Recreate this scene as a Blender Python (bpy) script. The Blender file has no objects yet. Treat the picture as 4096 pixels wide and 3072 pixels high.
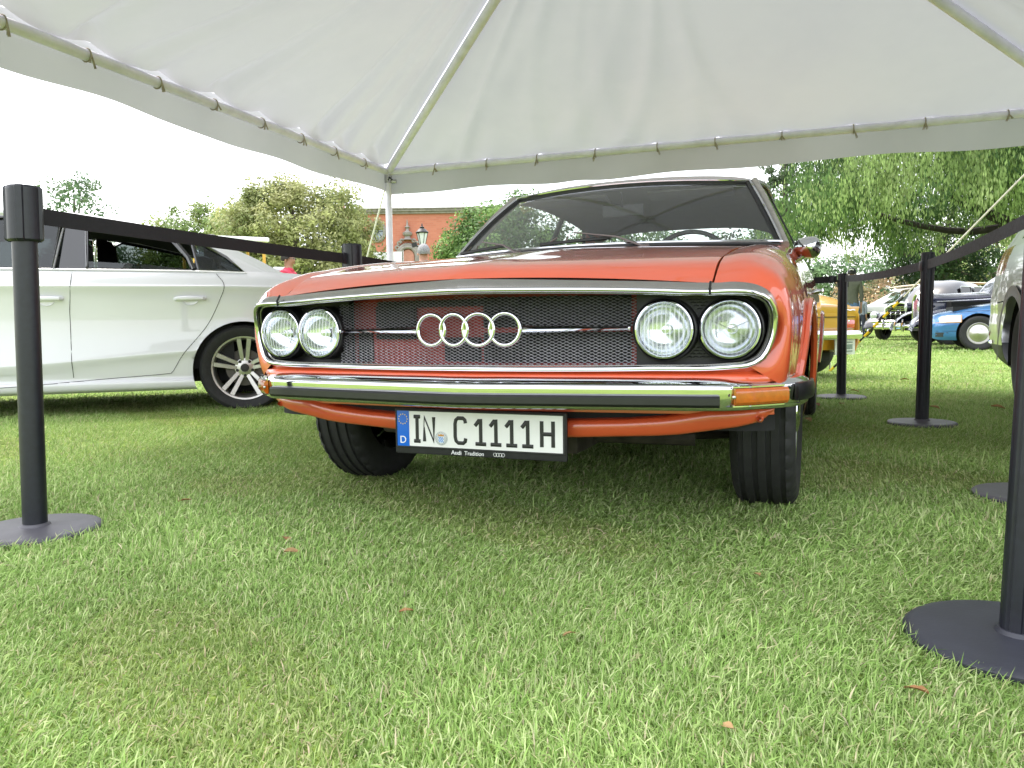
import bpy, bmesh, math, random
import numpy as np
from mathutils import Vector, Matrix

# ------------------------------------------------------------------ camera, sky, sun, exposure
scn = bpy.context.scene
COL = scn.collection
FPX, CAMH, PITCH, ROLL = 3151.4, 0.592, 0.07602, -0.01351
cd = bpy.data.cameras.new('camera'); cam = bpy.data.objects.new('camera', cd); COL.objects.link(cam)
cd.sensor_width = 36; cd.lens = 36 * FPX / 4096; cd.clip_start = 0.05; cd.clip_end = 2000
cam.matrix_world = (Matrix.Translation((0, 0, CAMH)) @ Matrix.Rotation(math.pi / 2 - PITCH, 4, 'X')
                    @ Matrix.Rotation(ROLL, 4, 'Z'))
scn.camera = cam
SUN_EL, SUN_AZ = math.radians(58), math.radians(-50)      # azimuth from +Y (away from camera), negative = left
w = bpy.data.worlds.new('World'); scn.world = w; w.use_nodes = True
nt = w.node_tree; nt.nodes.clear()
sky = nt.nodes.new('ShaderNodeTexSky'); sky.sky_type = 'NISHITA'; sky.sun_disc = False
sky.sun_elevation = SUN_EL; sky.sun_rotation = SUN_AZ; sky.dust_density = 4; sky.ozone_density = 0.6
bg1 = nt.nodes.new('ShaderNodeBackground'); bg1.inputs[1].default_value = 0.06
nt.links.new(sky.outputs[0], bg1.inputs[0])
# a closed layer of thin cloud over the whole sky
tc = nt.nodes.new('ShaderNodeTexCoord'); ns = nt.nodes.new('ShaderNodeTexNoise')
ns.inputs['Scale'].default_value = 2.2; ns.inputs['Detail'].default_value = 5
nt.links.new(tc.outputs['Generated'], ns.inputs['Vector'])
cr = nt.nodes.new('ShaderNodeValToRGB')
cr.color_ramp.elements[0].position = 0.3; cr.color_ramp.elements[0].color = (0.80, 0.83, 0.87, 1)
cr.color_ramp.elements[1].position = 0.7; cr.color_ramp.elements[1].color = (1.0, 0.99, 0.97, 1)
nt.links.new(ns.outputs['Fac'], cr.inputs[0])
bg2 = nt.nodes.new('ShaderNodeBackground'); bg2.inputs[1].default_value = 1.0
nt.links.new(cr.outputs[0], bg2.inputs[0])
add = nt.nodes.new('ShaderNodeAddShader'); out = nt.nodes.new('ShaderNodeOutputWorld')
nt.links.new(bg1.outputs[0], add.inputs[0]); nt.links.new(bg2.outputs[0], add.inputs[1]); nt.links.new(add.outputs[0], out.inputs[0])
sl = bpy.data.lights.new('sun', 'SUN'); sl.energy = 1.5; sl.angle = math.radians(14); sl.color = (1, 0.95, 0.87)
so = bpy.data.objects.new('sun', sl); COL.objects.link(so)
sdir = Vector((math.sin(SUN_AZ) * math.cos(SUN_EL), math.cos(SUN_AZ) * math.cos(SUN_EL), math.sin(SUN_EL)))
so.rotation_euler = sdir.to_track_quat('Z', 'Y').to_euler()
scn.view_settings.view_transform = 'Standard'; scn.view_settings.look = 'None'
scn.view_settings.exposure = 1.40; scn.view_settings.gamma = 1; scn.view_settings.use_curve_mapping = False
scn.cycles.max_bounces = 10; scn.cycles.transparent_max_bounces = 24

random.seed(7); RNG = np.random.default_rng(7)
PI = math.pi

# ------------------------------------------------------------------ materials
def new_mat(name):
    m = bpy.data.materials.new(name); m.use_nodes = True
    n = m.node_tree; b = n.nodes['Principled BSDF']
    return m, n, b
MATS = {}
def mat(name, col, rough=0.5, metal=0.0, coat=0.0, var=0.06, scale=30, bump=0.0, bscale=200, spec=0.5, emit=None, vscale2=None):
    if name in MATS: return MATS[name]
    m, n, b = new_mat(name); MATS[name] = m
    b.inputs['Roughness'].default_value = rough; b.inputs['Metallic'].default_value = metal
    b.inputs['Coat Weight'].default_value = coat; b.inputs['Coat Roughness'].default_value = 0.03; b.inputs['Coat IOR'].default_value = 1.6
    b.inputs['Specular IOR Level'].default_value = spec
    tcn = n.nodes.new('ShaderNodeTexCoord')
    nz = n.nodes.new('ShaderNodeTexNoise'); nz.inputs['Scale'].default_value = scale; nz.inputs['Detail'].default_value = 6
    n.links.new(tcn.outputs['Object'], nz.inputs['Vector'])
    r = n.nodes.new('ShaderNodeValToRGB')
    c = np.array(col); lo = np.clip(c * (1 - var), 0, 1); hi = np.clip(c * (1 + var), 0, 1)
    r.color_ramp.elements[0].position = 0.3; r.color_ramp.elements[1].position = 0.7
    r.color_ramp.elements[0].color = (*lo, 1); r.color_ramp.elements[1].color = (*hi, 1)
    n.links.new(nz.outputs['Fac'], r.inputs[0]); n.links.new(r.outputs[0], b.inputs['Base Color'])
    if bump:
        n2 = n.nodes.new('ShaderNodeTexNoise'); n2.inputs['Scale'].default_value = bscale; n2.inputs['Detail'].default_value = 3
        n.links.new(tcn.outputs['Object'], n2.inputs['Vector'])
        bp = n.nodes.new('ShaderNodeBump'); bp.inputs['Strength'].default_value = bump; bp.inputs['Distance'].default_value = 0.005
        n.links.new(n2.outputs['Fac'], bp.inputs['Height']); n.links.new(bp.outputs[0], b.inputs['Normal'])
    if emit:
        b.inputs['Emission Color'].default_value = (*emit[0], 1); b.inputs['Emission Strength'].default_value = emit[1]
    return m
def glass(name, tint=(0.8, 0.85, 0.85), rough=0.0, ior=1.5, ribs=0.0, haze=0.0):
    if name in MATS: return MATS[name]
    m, n, b = new_mat(name); MATS[name] = m; n.nodes.remove(b)
    o = n.nodes['Material Output']
    tr = n.nodes.new('ShaderNodeBsdfTransparent'); tr.inputs[0].default_value = (*tint, 1)
    gl = n.nodes.new('ShaderNodeBsdfGlossy'); gl.inputs['Roughness'].default_value = rough
    lw = n.nodes.new('ShaderNodeLayerWeight'); lw.inputs[0].default_value = .5
    pw = n.nodes.new('ShaderNodeMath'); pw.operation = 'POWER'; pw.inputs[1].default_value = 4.5; n.links.new(lw.outputs['Facing'], pw.inputs[0])
    fr = n.nodes.new('ShaderNodeMath'); fr.operation = 'MULTIPLY_ADD'; fr.inputs[1].default_value = .85; fr.inputs[2].default_value = .055; n.links.new(pw.outputs[0], fr.inputs[0])
    mx = n.nodes.new('ShaderNodeMixShader')
    n.links.new(fr.outputs[0], mx.inputs[0]); n.links.new(tr.outputs[0], mx.inputs[1]); n.links.new(gl.outputs[0], mx.inputs[2])
    last = mx
    if ribs:
        tcn = n.nodes.new('ShaderNodeTexCoord'); wv = n.nodes.new('ShaderNodeTexWave')
        wv.bands_direction = 'X'; wv.inputs['Scale'].default_value = 28; wv.inputs['Distortion'].default_value = 0.4
        n.links.new(tcn.outputs['Object'], wv.inputs['Vector'])
        bp = n.nodes.new('ShaderNodeBump'); bp.inputs['Strength'].default_value = ribs; bp.inputs['Distance'].default_value = 0.004
        n.links.new(wv.outputs['Fac'], bp.inputs['Height']); n.links.new(bp.outputs[0], gl.inputs['Normal'])
    if haze:
        df = n.nodes.new('ShaderNodeBsdfDiffuse'); df.inputs[0].default_value = (0.85, 0.88, 0.9, 1)
        m2 = n.nodes.new('ShaderNodeMixShader'); m2.inputs[0].default_value = haze
        n.links.new(mx.outputs[0], m2.inputs[1]); n.links.new(df.outputs[0], m2.inputs[2]); last = m2
        if ribs:      # light on the moulded flutes, painted as paler diffuse stripes
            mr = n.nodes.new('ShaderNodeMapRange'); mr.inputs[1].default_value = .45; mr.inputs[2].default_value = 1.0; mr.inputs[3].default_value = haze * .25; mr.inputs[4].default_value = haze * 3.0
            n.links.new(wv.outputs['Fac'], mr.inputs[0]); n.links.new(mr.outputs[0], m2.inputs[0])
    n.links.new(last.outputs[0], o.inputs[0])
    return m
def attr_mat(name, rough=0.55, trans=0.35, spec=0.3):
    """leaf or grass: colour from the mesh's own attribute, thin and partly see-through to light"""
    if name in MATS: return MATS[name]
    m, n, b = new_mat(name); MATS[name] = m
    at = n.nodes.new('ShaderNodeAttribute'); at.attribute_name = 'Col'
    b.inputs['Roughness'].default_value = rough; b.inputs['Specular IOR Level'].default_value = spec
    n.links.new(at.outputs['Color'], b.inputs['Base Color'])
    tl = n.nodes.new('ShaderNodeBsdfTranslucent'); n.links.new(at.outputs['Color'], tl.inputs[0])
    mx = n.nodes.new('ShaderNodeMixShader'); mx.inputs[0].default_value = trans
    n.links.new(b.outputs[0], mx.inputs[1]); n.links.new(tl.outputs[0], mx.inputs[2])
    n.links.new(mx.outputs[0], n.nodes['Material Output'].inputs[0])
    return m

CHROME = mat('chrome', (0.66, 0.67, 0.70), 0.06, 1.0, var=0.03)
SATIN = mat('satin_metal', (0.47, 0.465, 0.45), 0.25, 1.0, var=0.04)
SILVER = mat('silver_paint', (0.50, 0.50, 0.51), 0.3, 0.85, 0.6, var=0.03)
BLACKP = mat('black_plastic', (0.014, 0.014, 0.016), 0.45, var=0.3, bump=0.08, bscale=300)
BLACKM = mat('matt_black', (0.008, 0.008, 0.009), 0.8, var=0.3)
RUBBER = mat('rubber', (0.018, 0.018, 0.019), 0.7, var=0.25, bump=0.15, bscale=120)
WHITEP = mat('white_paint', (0.78, 0.79, 0.80), 0.35, 0.0, 0.8, var=0.02)
AMBER = mat('amber_lens', (0.46, 0.095, 0.006), 0.15, 0.0, 1.0, var=0.15, scale=60)
REDL = mat('red_lens', (0.55, 0.015, 0.02), 0.12, 0.0, 1.0, var=0.15, scale=60)
ORANGE = mat('orange_paint', (0.61, 0.084, 0.027), 0.38, 0.0, 1.0, var=0.02, scale=6)

# ------------------------------------------------------------------ mesh helpers
def tag(o, label=None, cat=None, group=None, kind=None):
    if label: o['label'] = label
    if cat: o['category'] = cat
    if group: o['group'] = group
    if kind: o['kind'] = kind
    return o
def empty(name, loc=(0, 0, 0), rz=0.0, label=None, cat=None, group=None):
    o = bpy.data.objects.new(name, None); COL.objects.link(o)
    o.location = loc; o.rotation_euler = (0, 0, rz); o.empty_display_size = 0.2
    return tag(o, label, cat, group)
def link_mesh(name, me, m, parent=None, smooth=True, angle=40):
    if smooth:
        me.shade_smooth()
        if angle < 180: me.set_sharp_from_angle(angle=math.radians(angle))
    o = bpy.data.objects.new(name, me); COL.objects.link(o)
    for mm in (m if isinstance(m, (list, tuple)) else [m]): me.materials.append(mm)
    if parent: o.parent = parent
    return o
class MB:
    def __init__(s): s.v = []; s.f = []; s.mi = []
    def add(s, vs, fs, mi=0):
        b = len(s.v); s.v += [tuple(map(float, p)) for p in vs]
        for f in fs: s.f.append(tuple(i + b for i in f)); s.mi.append(mi)
        return s
    def grid(s, G, mi=0, flip=False, closed_u=False, closed_v=False, keep=None):
        G = np.asarray(G, float); a, b = G.shape[:2]; fs = []
        for i in range(a if closed_u else a - 1):
            for j in range(b if closed_v else b - 1):
                if keep is not None and not keep[i, j]: continue
                q = (i * b + j, i * b + (j + 1) % b, ((i + 1) % a) * b + (j + 1) % b, ((i + 1) % a) * b + j)
                fs.append(q[::-1] if flip else q)
        return s.add(G.reshape(-1, 3), fs, mi)
    def box(s, c, size, rot=None, mi=0):
        x, y, z = [d / 2 for d in size]
        vs = [Vector((sx * x, sy * y, sz * z)) for sx in (-1, 1) for sy in (-1, 1) for sz in (-1, 1)]
        if rot is not None: vs = [rot @ p for p in vs]
        vs = [p + Vector(c) for p in vs]
        return s.add(vs, [(0, 1, 3, 2), (4, 6, 7, 5), (0, 4, 5, 1), (2, 3, 7, 6), (0, 2, 6, 4), (1, 5, 7, 3)], mi)
    def tube(s, path, r, n=8, cap=True, mi=0, closed=False, flat=None, up=None):
        """round tube along path; r number or list; flat=(a,b) scales the two section axes"""
        P = [Vector(p) for p in path]; k = len(P); R = r if isinstance(r, (list, tuple)) else [r] * k
        rows = []; ref = Vector(up) if up is not None else None
        for i in range(k):
            if closed: t = P[(i + 1) % k] - P[i - 1]
            else: t = P[min(i + 1, k - 1)] - P[max(i - 1, 0)]
            if t.length < 1e-9: t = Vector((0, 0, 1))
            t.normalize()
            if ref is None: ref = Vector((0, 0, 1)) if abs(t.z) < 0.9 else Vector((1, 0, 0))
            a = ref - t * ref.dot(t)
            if a.length < 1e-6: a = t.orthogonal()
            a.normalize(); b = t.cross(a)
            if up is None: ref = a
            fa, fb = flat if flat else (1, 1)
            rows.append([P[i] + a * (math.cos(q) * R[i] * fa) + b * (math.sin(q) * R[i] * fb) for q in [2 * PI * j / n for j in range(n)]])
        s.grid([[tuple(p) for p in r_] for r_ in rows], mi, closed_v=True, closed_u=closed)
        if cap and not closed:
            b0 = len(s.v) - k * n
            s.f.append(tuple(b0 + j for j in range(n))[::-1]); s.mi.append(mi)
            s.f.append(tuple(b0 + (k - 1) * n + j for j in range(n))); s.mi.append(mi)
        return s
    def lathe(s, prof, o=(0, 0, 0), axis=(0, 0, 1), n=32, mi=0, rfun=None, closed=False):
        """prof: (radius, distance along axis)"""
        ax = Vector(axis).normalized(); a = ax.orthogonal().normalized() if abs(ax.z) < 0.9 else Vector((1, 0, 0))
        if abs(ax.z) < 0.9: a = (Vector((0, 0, 1)) - ax * ax.z).normalized()
        b = ax.cross(a); O = Vector(o); rows = []
        for ip, (r, d) in enumerate(prof):
            row = []
            for j in range(n):
                q = 2 * PI * j / n; rr = rfun(ip, j, r) if rfun else r
                row.append(tuple(O + ax * d + (a * math.cos(q) + b * math.sin(q)) * max(rr, 1e-5)))
            rows.append(row)
        return s.grid(rows, mi, closed_v=True, closed_u=closed)
    def prism(s, poly, ext, mi=0):
        """poly: 3-D outline (planar), ext: extrusion vector"""
        n = len(poly); e = Vector(ext); A = [Vector(p) for p in poly]
        return s.add(A + [p + e for p in A], [tuple(range(n))[::-1], tuple(range(n, 2 * n))] + [(i, (i + 1) % n, n + (i + 1) % n, n + i) for i in range(n)], mi)
    def build(s, name, m, parent=None, smooth=True, angle=40, bevel=0.0, merge=False, recalc=True, subsurf=0):
        me = bpy.data.meshes.new(name)
        bm = bmesh.new(); vs = [bm.verts.new(p) for p in s.v]
        for f, k in zip(s.f, s.mi):
            try: bf = bm.faces.new([vs[i] for i in f]); bf.material_index = k
            except ValueError: pass
        if merge: bmesh.ops.remove_doubles(bm, verts=bm.verts, dist=1e-5)
        if bevel: bmesh.ops.bevel(bm, geom=list(bm.edges), offset=bevel, segments=2, profile=0.6, affect='EDGES', clamp_overlap=True)
        if recalc: bmesh.ops.recalc_face_normals(bm, faces=bm.faces)
        bm.to_mesh(me); bm.free()
        return link_mesh(name, me, m, parent, smooth, angle)
def sm(u, e=0.04): return math.sqrt(u * u + e * e) - e
def interp(x, xs, ys): return float(np.interp(x, xs, ys))
def spl(xs, ys, xq):
    """smooth (finite-difference Hermite) interpolation, ys may be n-dimensional"""
    xs = np.asarray(xs, float); ys = np.asarray(ys, float); xq = np.atleast_1d(np.asarray(xq, float))
    d = np.gradient(ys, xs, axis=0) if len(xs) > 2 else np.repeat((ys[1:] - ys[:1]) / (xs[1] - xs[0]), 2, 0)
    i = np.clip(np.searchsorted(xs, xq) - 1, 0, len(xs) - 2); hgt = xs[i + 1] - xs[i]; t = (xq - xs[i]) / hgt
    sh = (-1,) + (1,) * (ys.ndim - 1); t = t.reshape(sh); hgt = hgt.reshape(sh)
    return (2 * t**3 - 3 * t**2 + 1) * ys[i] + (t**3 - 2 * t**2 + t) * hgt * d[i] + (-2 * t**3 + 3 * t**2) * ys[i + 1] + (t**3 - t**2) * hgt * d[i + 1]
def loft(stations, nt, step):
    """stations: list of equal-length 3-D point lists -> dense grid [nv, nt, 3]"""
    S = np.array([spl(np.linspace(0, 1, len(p)), np.array(p, float), np.linspace(0, 1, nt)) for p in stations])
    d = np.concatenate([[0], np.cumsum(np.maximum(np.abs(np.diff(S, axis=0)).max(axis=2).mean(axis=1), 1e-4))])
    q = np.unique(np.concatenate([np.linspace(d[i], d[i + 1], max(2, int((d[i + 1] - d[i]) / step) + 2)) for i in range(len(d) - 1)]))
    return spl(d, S, q)
def cut_arches(G, arches, ax=1):
    """open round wheel arches (centre along ax, centre z, radius) in a loft grid; returns grid and keep mask"""
    G = G.copy(); keep = np.ones((G.shape[0] - 1, G.shape[1] - 1), bool)
    for (c, z, r) in arches:
        D = np.hypot(G[..., ax] - c, G[..., 2] - z); ins = D < r
        allin = ins[:-1, :-1] & ins[1:, :-1] & ins[:-1, 1:] & ins[1:, 1:]
        keep &= ~allin
        near = np.zeros_like(ins)
        for a, b in ((0, 0), (1, 0), (0, 1), (1, 1)):
            near[a:a + keep.shape[0], b:b + keep.shape[1]] |= ~allin
        mv = ins & near; k = r / np.maximum(D, 1e-6)
        G[..., ax] = np.where(mv, c + (G[..., ax] - c) * k, G[..., ax]); G[..., 2] = np.where(mv, z + (G[..., 2] - z) * k, G[..., 2])
    return G, keep
def mirror(G): H = np.asarray(G, float).copy(); H[..., 0] *= -1; return H
def both(fn):
    for sgn in (1, -1): fn(sgn)
def plan_sweep(mb, path, sec, mi=0, closed=True):
    """path: (x,y) points; sec: list of (outward offset, z) or function(i, n) giving it; outward = right-hand side of travel turned to -y"""
    P = np.array(path, float); t = np.gradient(P, axis=0); t /= np.linalg.norm(t, axis=1)[:, None]
    N = np.stack([t[:, 1], -t[:, 0]], 1); rows = []
    for i in range(len(P)):
        sc = sec(i, len(P)) if callable(sec) else sec
        rows.append([(P[i, 0] + N[i, 0] * o, P[i, 1] + N[i, 1] * o, z) for o, z in sc])
    mb.grid(rows, mi, closed_v=closed)
    if closed:
        b = len(mb.v) - len(rows) * len(rows[0]); n = len(rows[0])
        mb.f.append(tuple(b + j for j in range(n))); mb.mi.append(mi)
        mb.f.append(tuple(b + (len(rows) - 1) * n + j for j in range(n))[::-1]); mb.mi.append(mi)
def text_mesh(name, s, size, m, parent, mw, align='CENTER', ext=0.0008):
    c = bpy.data.curves.new('t', 'FONT'); c.body = s; c.size = size; c.align_x = align; c.extrude = ext
    o = bpy.data.objects.new('t', c); COL.objects.link(o)
    dg = bpy.context.evaluated_depsgraph_get(); me = bpy.data.meshes.new_from_object(o.evaluated_get(dg))
    bpy.data.objects.remove(o); me.transform(mw); me.name = name; me.materials.clear()
    return link_mesh(name, me, m, parent, smooth=False)
def copy_tree(o, parent=None):
    c = o.copy(); COL.objects.link(c); c.parent = parent
    for ch in o.children: copy_tree(ch, c)
    return c
def tyre(mb, R, wd, rim, o=(0, 0, 0), ax=(1, 0, 0), n=144, mi=0, tread=True):
    h = wd / 2; g = 0.007
    prof = [(rim, -h * 0.80), (rim + (R - rim) * 0.35, -h * 0.97), (rim + (R - rim) * 0.7, -h), (R - 0.022, -h * 0.95), (R - 0.008, -h * 0.84)]
    if tread:
        for x in (-0.52, -0.17, 0.17, 0.52): prof += [(R, (x - 0.07) * h * 1.2), (R - g, (x - 0.055) * h * 1.2), (R - g, (x + 0.055) * h * 1.2), (R, (x + 0.07) * h * 1.2)]
    else: prof += [(R, -h * 0.4), (R, h * 0.4)]
    prof += [(R - 0.008, h * 0.84), (R - 0.022, h * 0.95), (rim + (R - rim) * 0.7, h), (rim + (R - rim) * 0.35, h * 0.97), (rim, h * 0.80)]
    N = len(prof)
    rf = (lambda ip, j, r: r - 0.006 if (j % 4 == 0 and ip in (3, 4, 5, N - 4, N - 5, N - 6)) else r) if tread else None
    mb.lathe(prof, o, ax, n, mi, rf)
    return mb
# ------------------------------------------------------------------ lawn
def build_lawn():
    m, n, b = new_mat('lawn_ground'); b.inputs['Roughness'].default_value = 0.9; b.inputs['Specular IOR Level'].default_value = 0.1
    tcn = n.nodes.new('ShaderNodeTexCoord')
    n1 = n.nodes.new('ShaderNodeTexNoise'); n1.inputs['Scale'].default_value = 0.9; n1.inputs['Detail'].default_value = 8
    n2 = n.nodes.new('ShaderNodeTexNoise'); n2.inputs['Scale'].default_value = 45; n2.inputs['Detail'].default_value = 5
    mp = n.nodes.new('ShaderNodeMapping'); mp.inputs['Scale'].default_value = (1, .35, 1)
    n.links.new(tcn.outputs['Object'], n1.inputs['Vector']); n.links.new(tcn.outputs['Object'], mp.inputs[0]); n.links.new(mp.outputs[0], n2.inputs['Vector'])
    r1 = n.nodes.new('ShaderNodeValToRGB'); r1.color_ramp.elements[0].position = .3; r1.color_ramp.elements[1].position = .72
    r1.color_ramp.elements[0].color = (.165, .250, .050, 1); r1.color_ramp.elements[1].color = (.285, .375, .10, 1)
    r2 = n.nodes.new('ShaderNodeValToRGB'); r2.color_ramp.elements[0].position = .3; r2.color_ramp.elements[1].position = .7
    r2.color_ramp.elements[0].color = (.55, .60, .5, 1); r2.color_ramp.elements[1].color = (1.15, 1.12, 1.0, 1)
    mx = n.nodes.new('ShaderNodeMix'); mx.data_type = 'RGBA'; mx.blend_type = 'MULTIPLY'; mx.inputs[0].default_value = 1
    n.links.new(n1.outputs['Fac'], r1.inputs[0]); n.links.new(n2.outputs['Fac'], r2.inputs[0])
    n.links.new(r1.outputs[0], mx.inputs[6]); n.links.new(r2.outputs[0], mx.inputs[7]); n.links.new(mx.outputs[2], b.inputs['Base Color'])
    bp = n.nodes.new('ShaderNodeBump'); bp.inputs['Strength'].default_value = .5; bp.inputs['Distance'].default_value = .03
    n.links.new(n2.outputs['Fac'], bp.inputs['Height']); n.links.new(bp.outputs[0], b.inputs['Normal'])
    me = bpy.data.meshes.new('lawn'); S = 600
    me.from_pydata([(-S, -S, 0), (S, -S, 0), (S, S, 0), (-S, S, 0)], [], [(0, 1, 2, 3)])
    o = link_mesh('lawn', me, m, None, False); o['kind'] = 'structure'
    # grass blades: dense and fine near, sparser and broader farther off
    keep_out = [((-1.40, 2.267), .172), ((2.485, 5.924), .172), ((2.29, 4.378), .172), ((.913, 1.385), .188), ((1.70, 2.54), .172), ((-.79, 3.97), .172), ((.35, 7.0), .172)]
    def zone(y0, y1, dens, L, wd, seg, name):
        hw0, hw1 = .72 * y0 + .55, .72 * y1 + .55
        N = int(dens * (y1 - y0) * (hw0 + hw1)); y = RNG.uniform(y0, y1, N); x = RNG.uniform(-1, 1, N) * (.72 * y + .55)
        ok = np.ones(N, bool)
        for (cx, cy), r in keep_out: ok &= np.hypot(x - cx, y - cy) > r
        x, y = x[ok], y[ok]; N = len(x)
        # slow variation over the lawn
        f = (np.sin(x * 3.1 + 1.3 * np.sin(y * 2.3)) + np.sin(y * 4.3 + 1.7 * np.sin(x * 2.9 + 1)) + np.sin(x * 9.1 + y * 7.3) * .6) / 2.6
        lng = L * np.clip(RNG.lognormal(-.08, .38, N), .35, 2.1) * (1 + .30 * f)
        az = RNG.uniform(0, 2 * np.pi, N) + .0; az = np.where(RNG.random(N) < .45, 0.6 + 1.1 * np.sin(x * 2.1 + y * 1.7) + RNG.normal(0, .6, N), az)
        lean = np.clip(RNG.normal(1.05, .33, N), .1, 1.5)
        w_ = wd * RNG.uniform(.6, 1.3, N)
        dx, dy = np.cos(az), np.sin(az); px, py = -dy, dx
        tw = RNG.uniform(-1, 1, N) * .9
        base = np.stack([x, y, np.full(N, -.002)], 1)
        wv = np.stack([px * np.cos(tw), py * np.cos(tw), np.sin(tw)], 1) * w_[:, None] / 2
        h1, o1 = lng * .55 * np.cos(lean * .7), lng * .55 * np.sin(lean * .7)
        h2, o2 = h1 + lng * .45 * np.cos(np.minimum(lean * 1.25, 1.75)), o1 + lng * .45 * np.sin(np.minimum(lean * 1.25, 1.75))
        mid = base + np.stack([dx * o1, dy * o1, h1], 1); tip = base + np.stack([dx * o2, dy * o2, np.maximum(h2, .003)], 1)
        V = np.stack([base - wv * .8, base + wv * .8, mid - wv, mid + wv, tip], 1)
        if seg == 1: V = np.stack([base - wv, base + wv, tip], 1)
        k = V.shape[1]
        me = bpy.data.meshes.new(name); me.vertices.add(N * k); me.vertices.foreach_set('co', V.reshape(-1).astype(np.float32))
        b0 = (np.arange(N) * k)[:, None]
        if seg == 1: loops = b0 + np.array([0, 1, 2]); nf = N
        else: loops = b0 + np.array([0, 1, 3, 0, 3, 2, 2, 3, 4]); nf = N * 3
        me.loops.add(nf * 3); me.loops.foreach_set('vertex_index', loops.reshape(-1).astype(np.int32))
        me.polygons.add(nf); me.polygons.foreach_set('loop_start', (np.arange(nf) * 3).astype(np.int32))
        me.update()
        pal = np.array([(.235, .355, .100), (.32, .430, .155), (.165, .275, .065), (.42, .49, .235), (.44, .42, .23), (.47, .42, .28)])
        p = np.array([.30, .29, .20, .15, .04, .02]); idx = RNG.choice(6, N, p=p); c = 1.14 * pal[idx] * RNG.uniform(.75, 1.25, (N, 1)) * (1 + .22 * f[:, None]) * np.where(f[:, None] < -.45, np.array([[1.10, 1.02, 1.05]]), 1.0)
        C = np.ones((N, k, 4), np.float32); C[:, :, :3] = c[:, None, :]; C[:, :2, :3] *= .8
        at = me.color_attributes.new('Col', 'FLOAT_COLOR', 'POINT'); at.data.foreach_set('color', C.reshape(-1))
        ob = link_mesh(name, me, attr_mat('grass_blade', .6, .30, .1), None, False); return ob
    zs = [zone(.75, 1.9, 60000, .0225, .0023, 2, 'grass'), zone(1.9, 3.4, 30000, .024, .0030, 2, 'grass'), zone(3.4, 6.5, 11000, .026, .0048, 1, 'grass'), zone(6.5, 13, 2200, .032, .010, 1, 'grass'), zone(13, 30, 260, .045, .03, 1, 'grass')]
    nm = ['fine short grass blades covering the lawn in front of the orange coupe', 'mown grass beside and under the nose of the orange coupe', 'mown grass under the tent beside the cars', 'mown grass just outside the tent behind the cars', 'mown grass reaching to the far parked cars']
    for o_, l_ in zip(zs, nm): tag(o_, l_, 'grass', None, 'stuff')
build_lawn()
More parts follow.
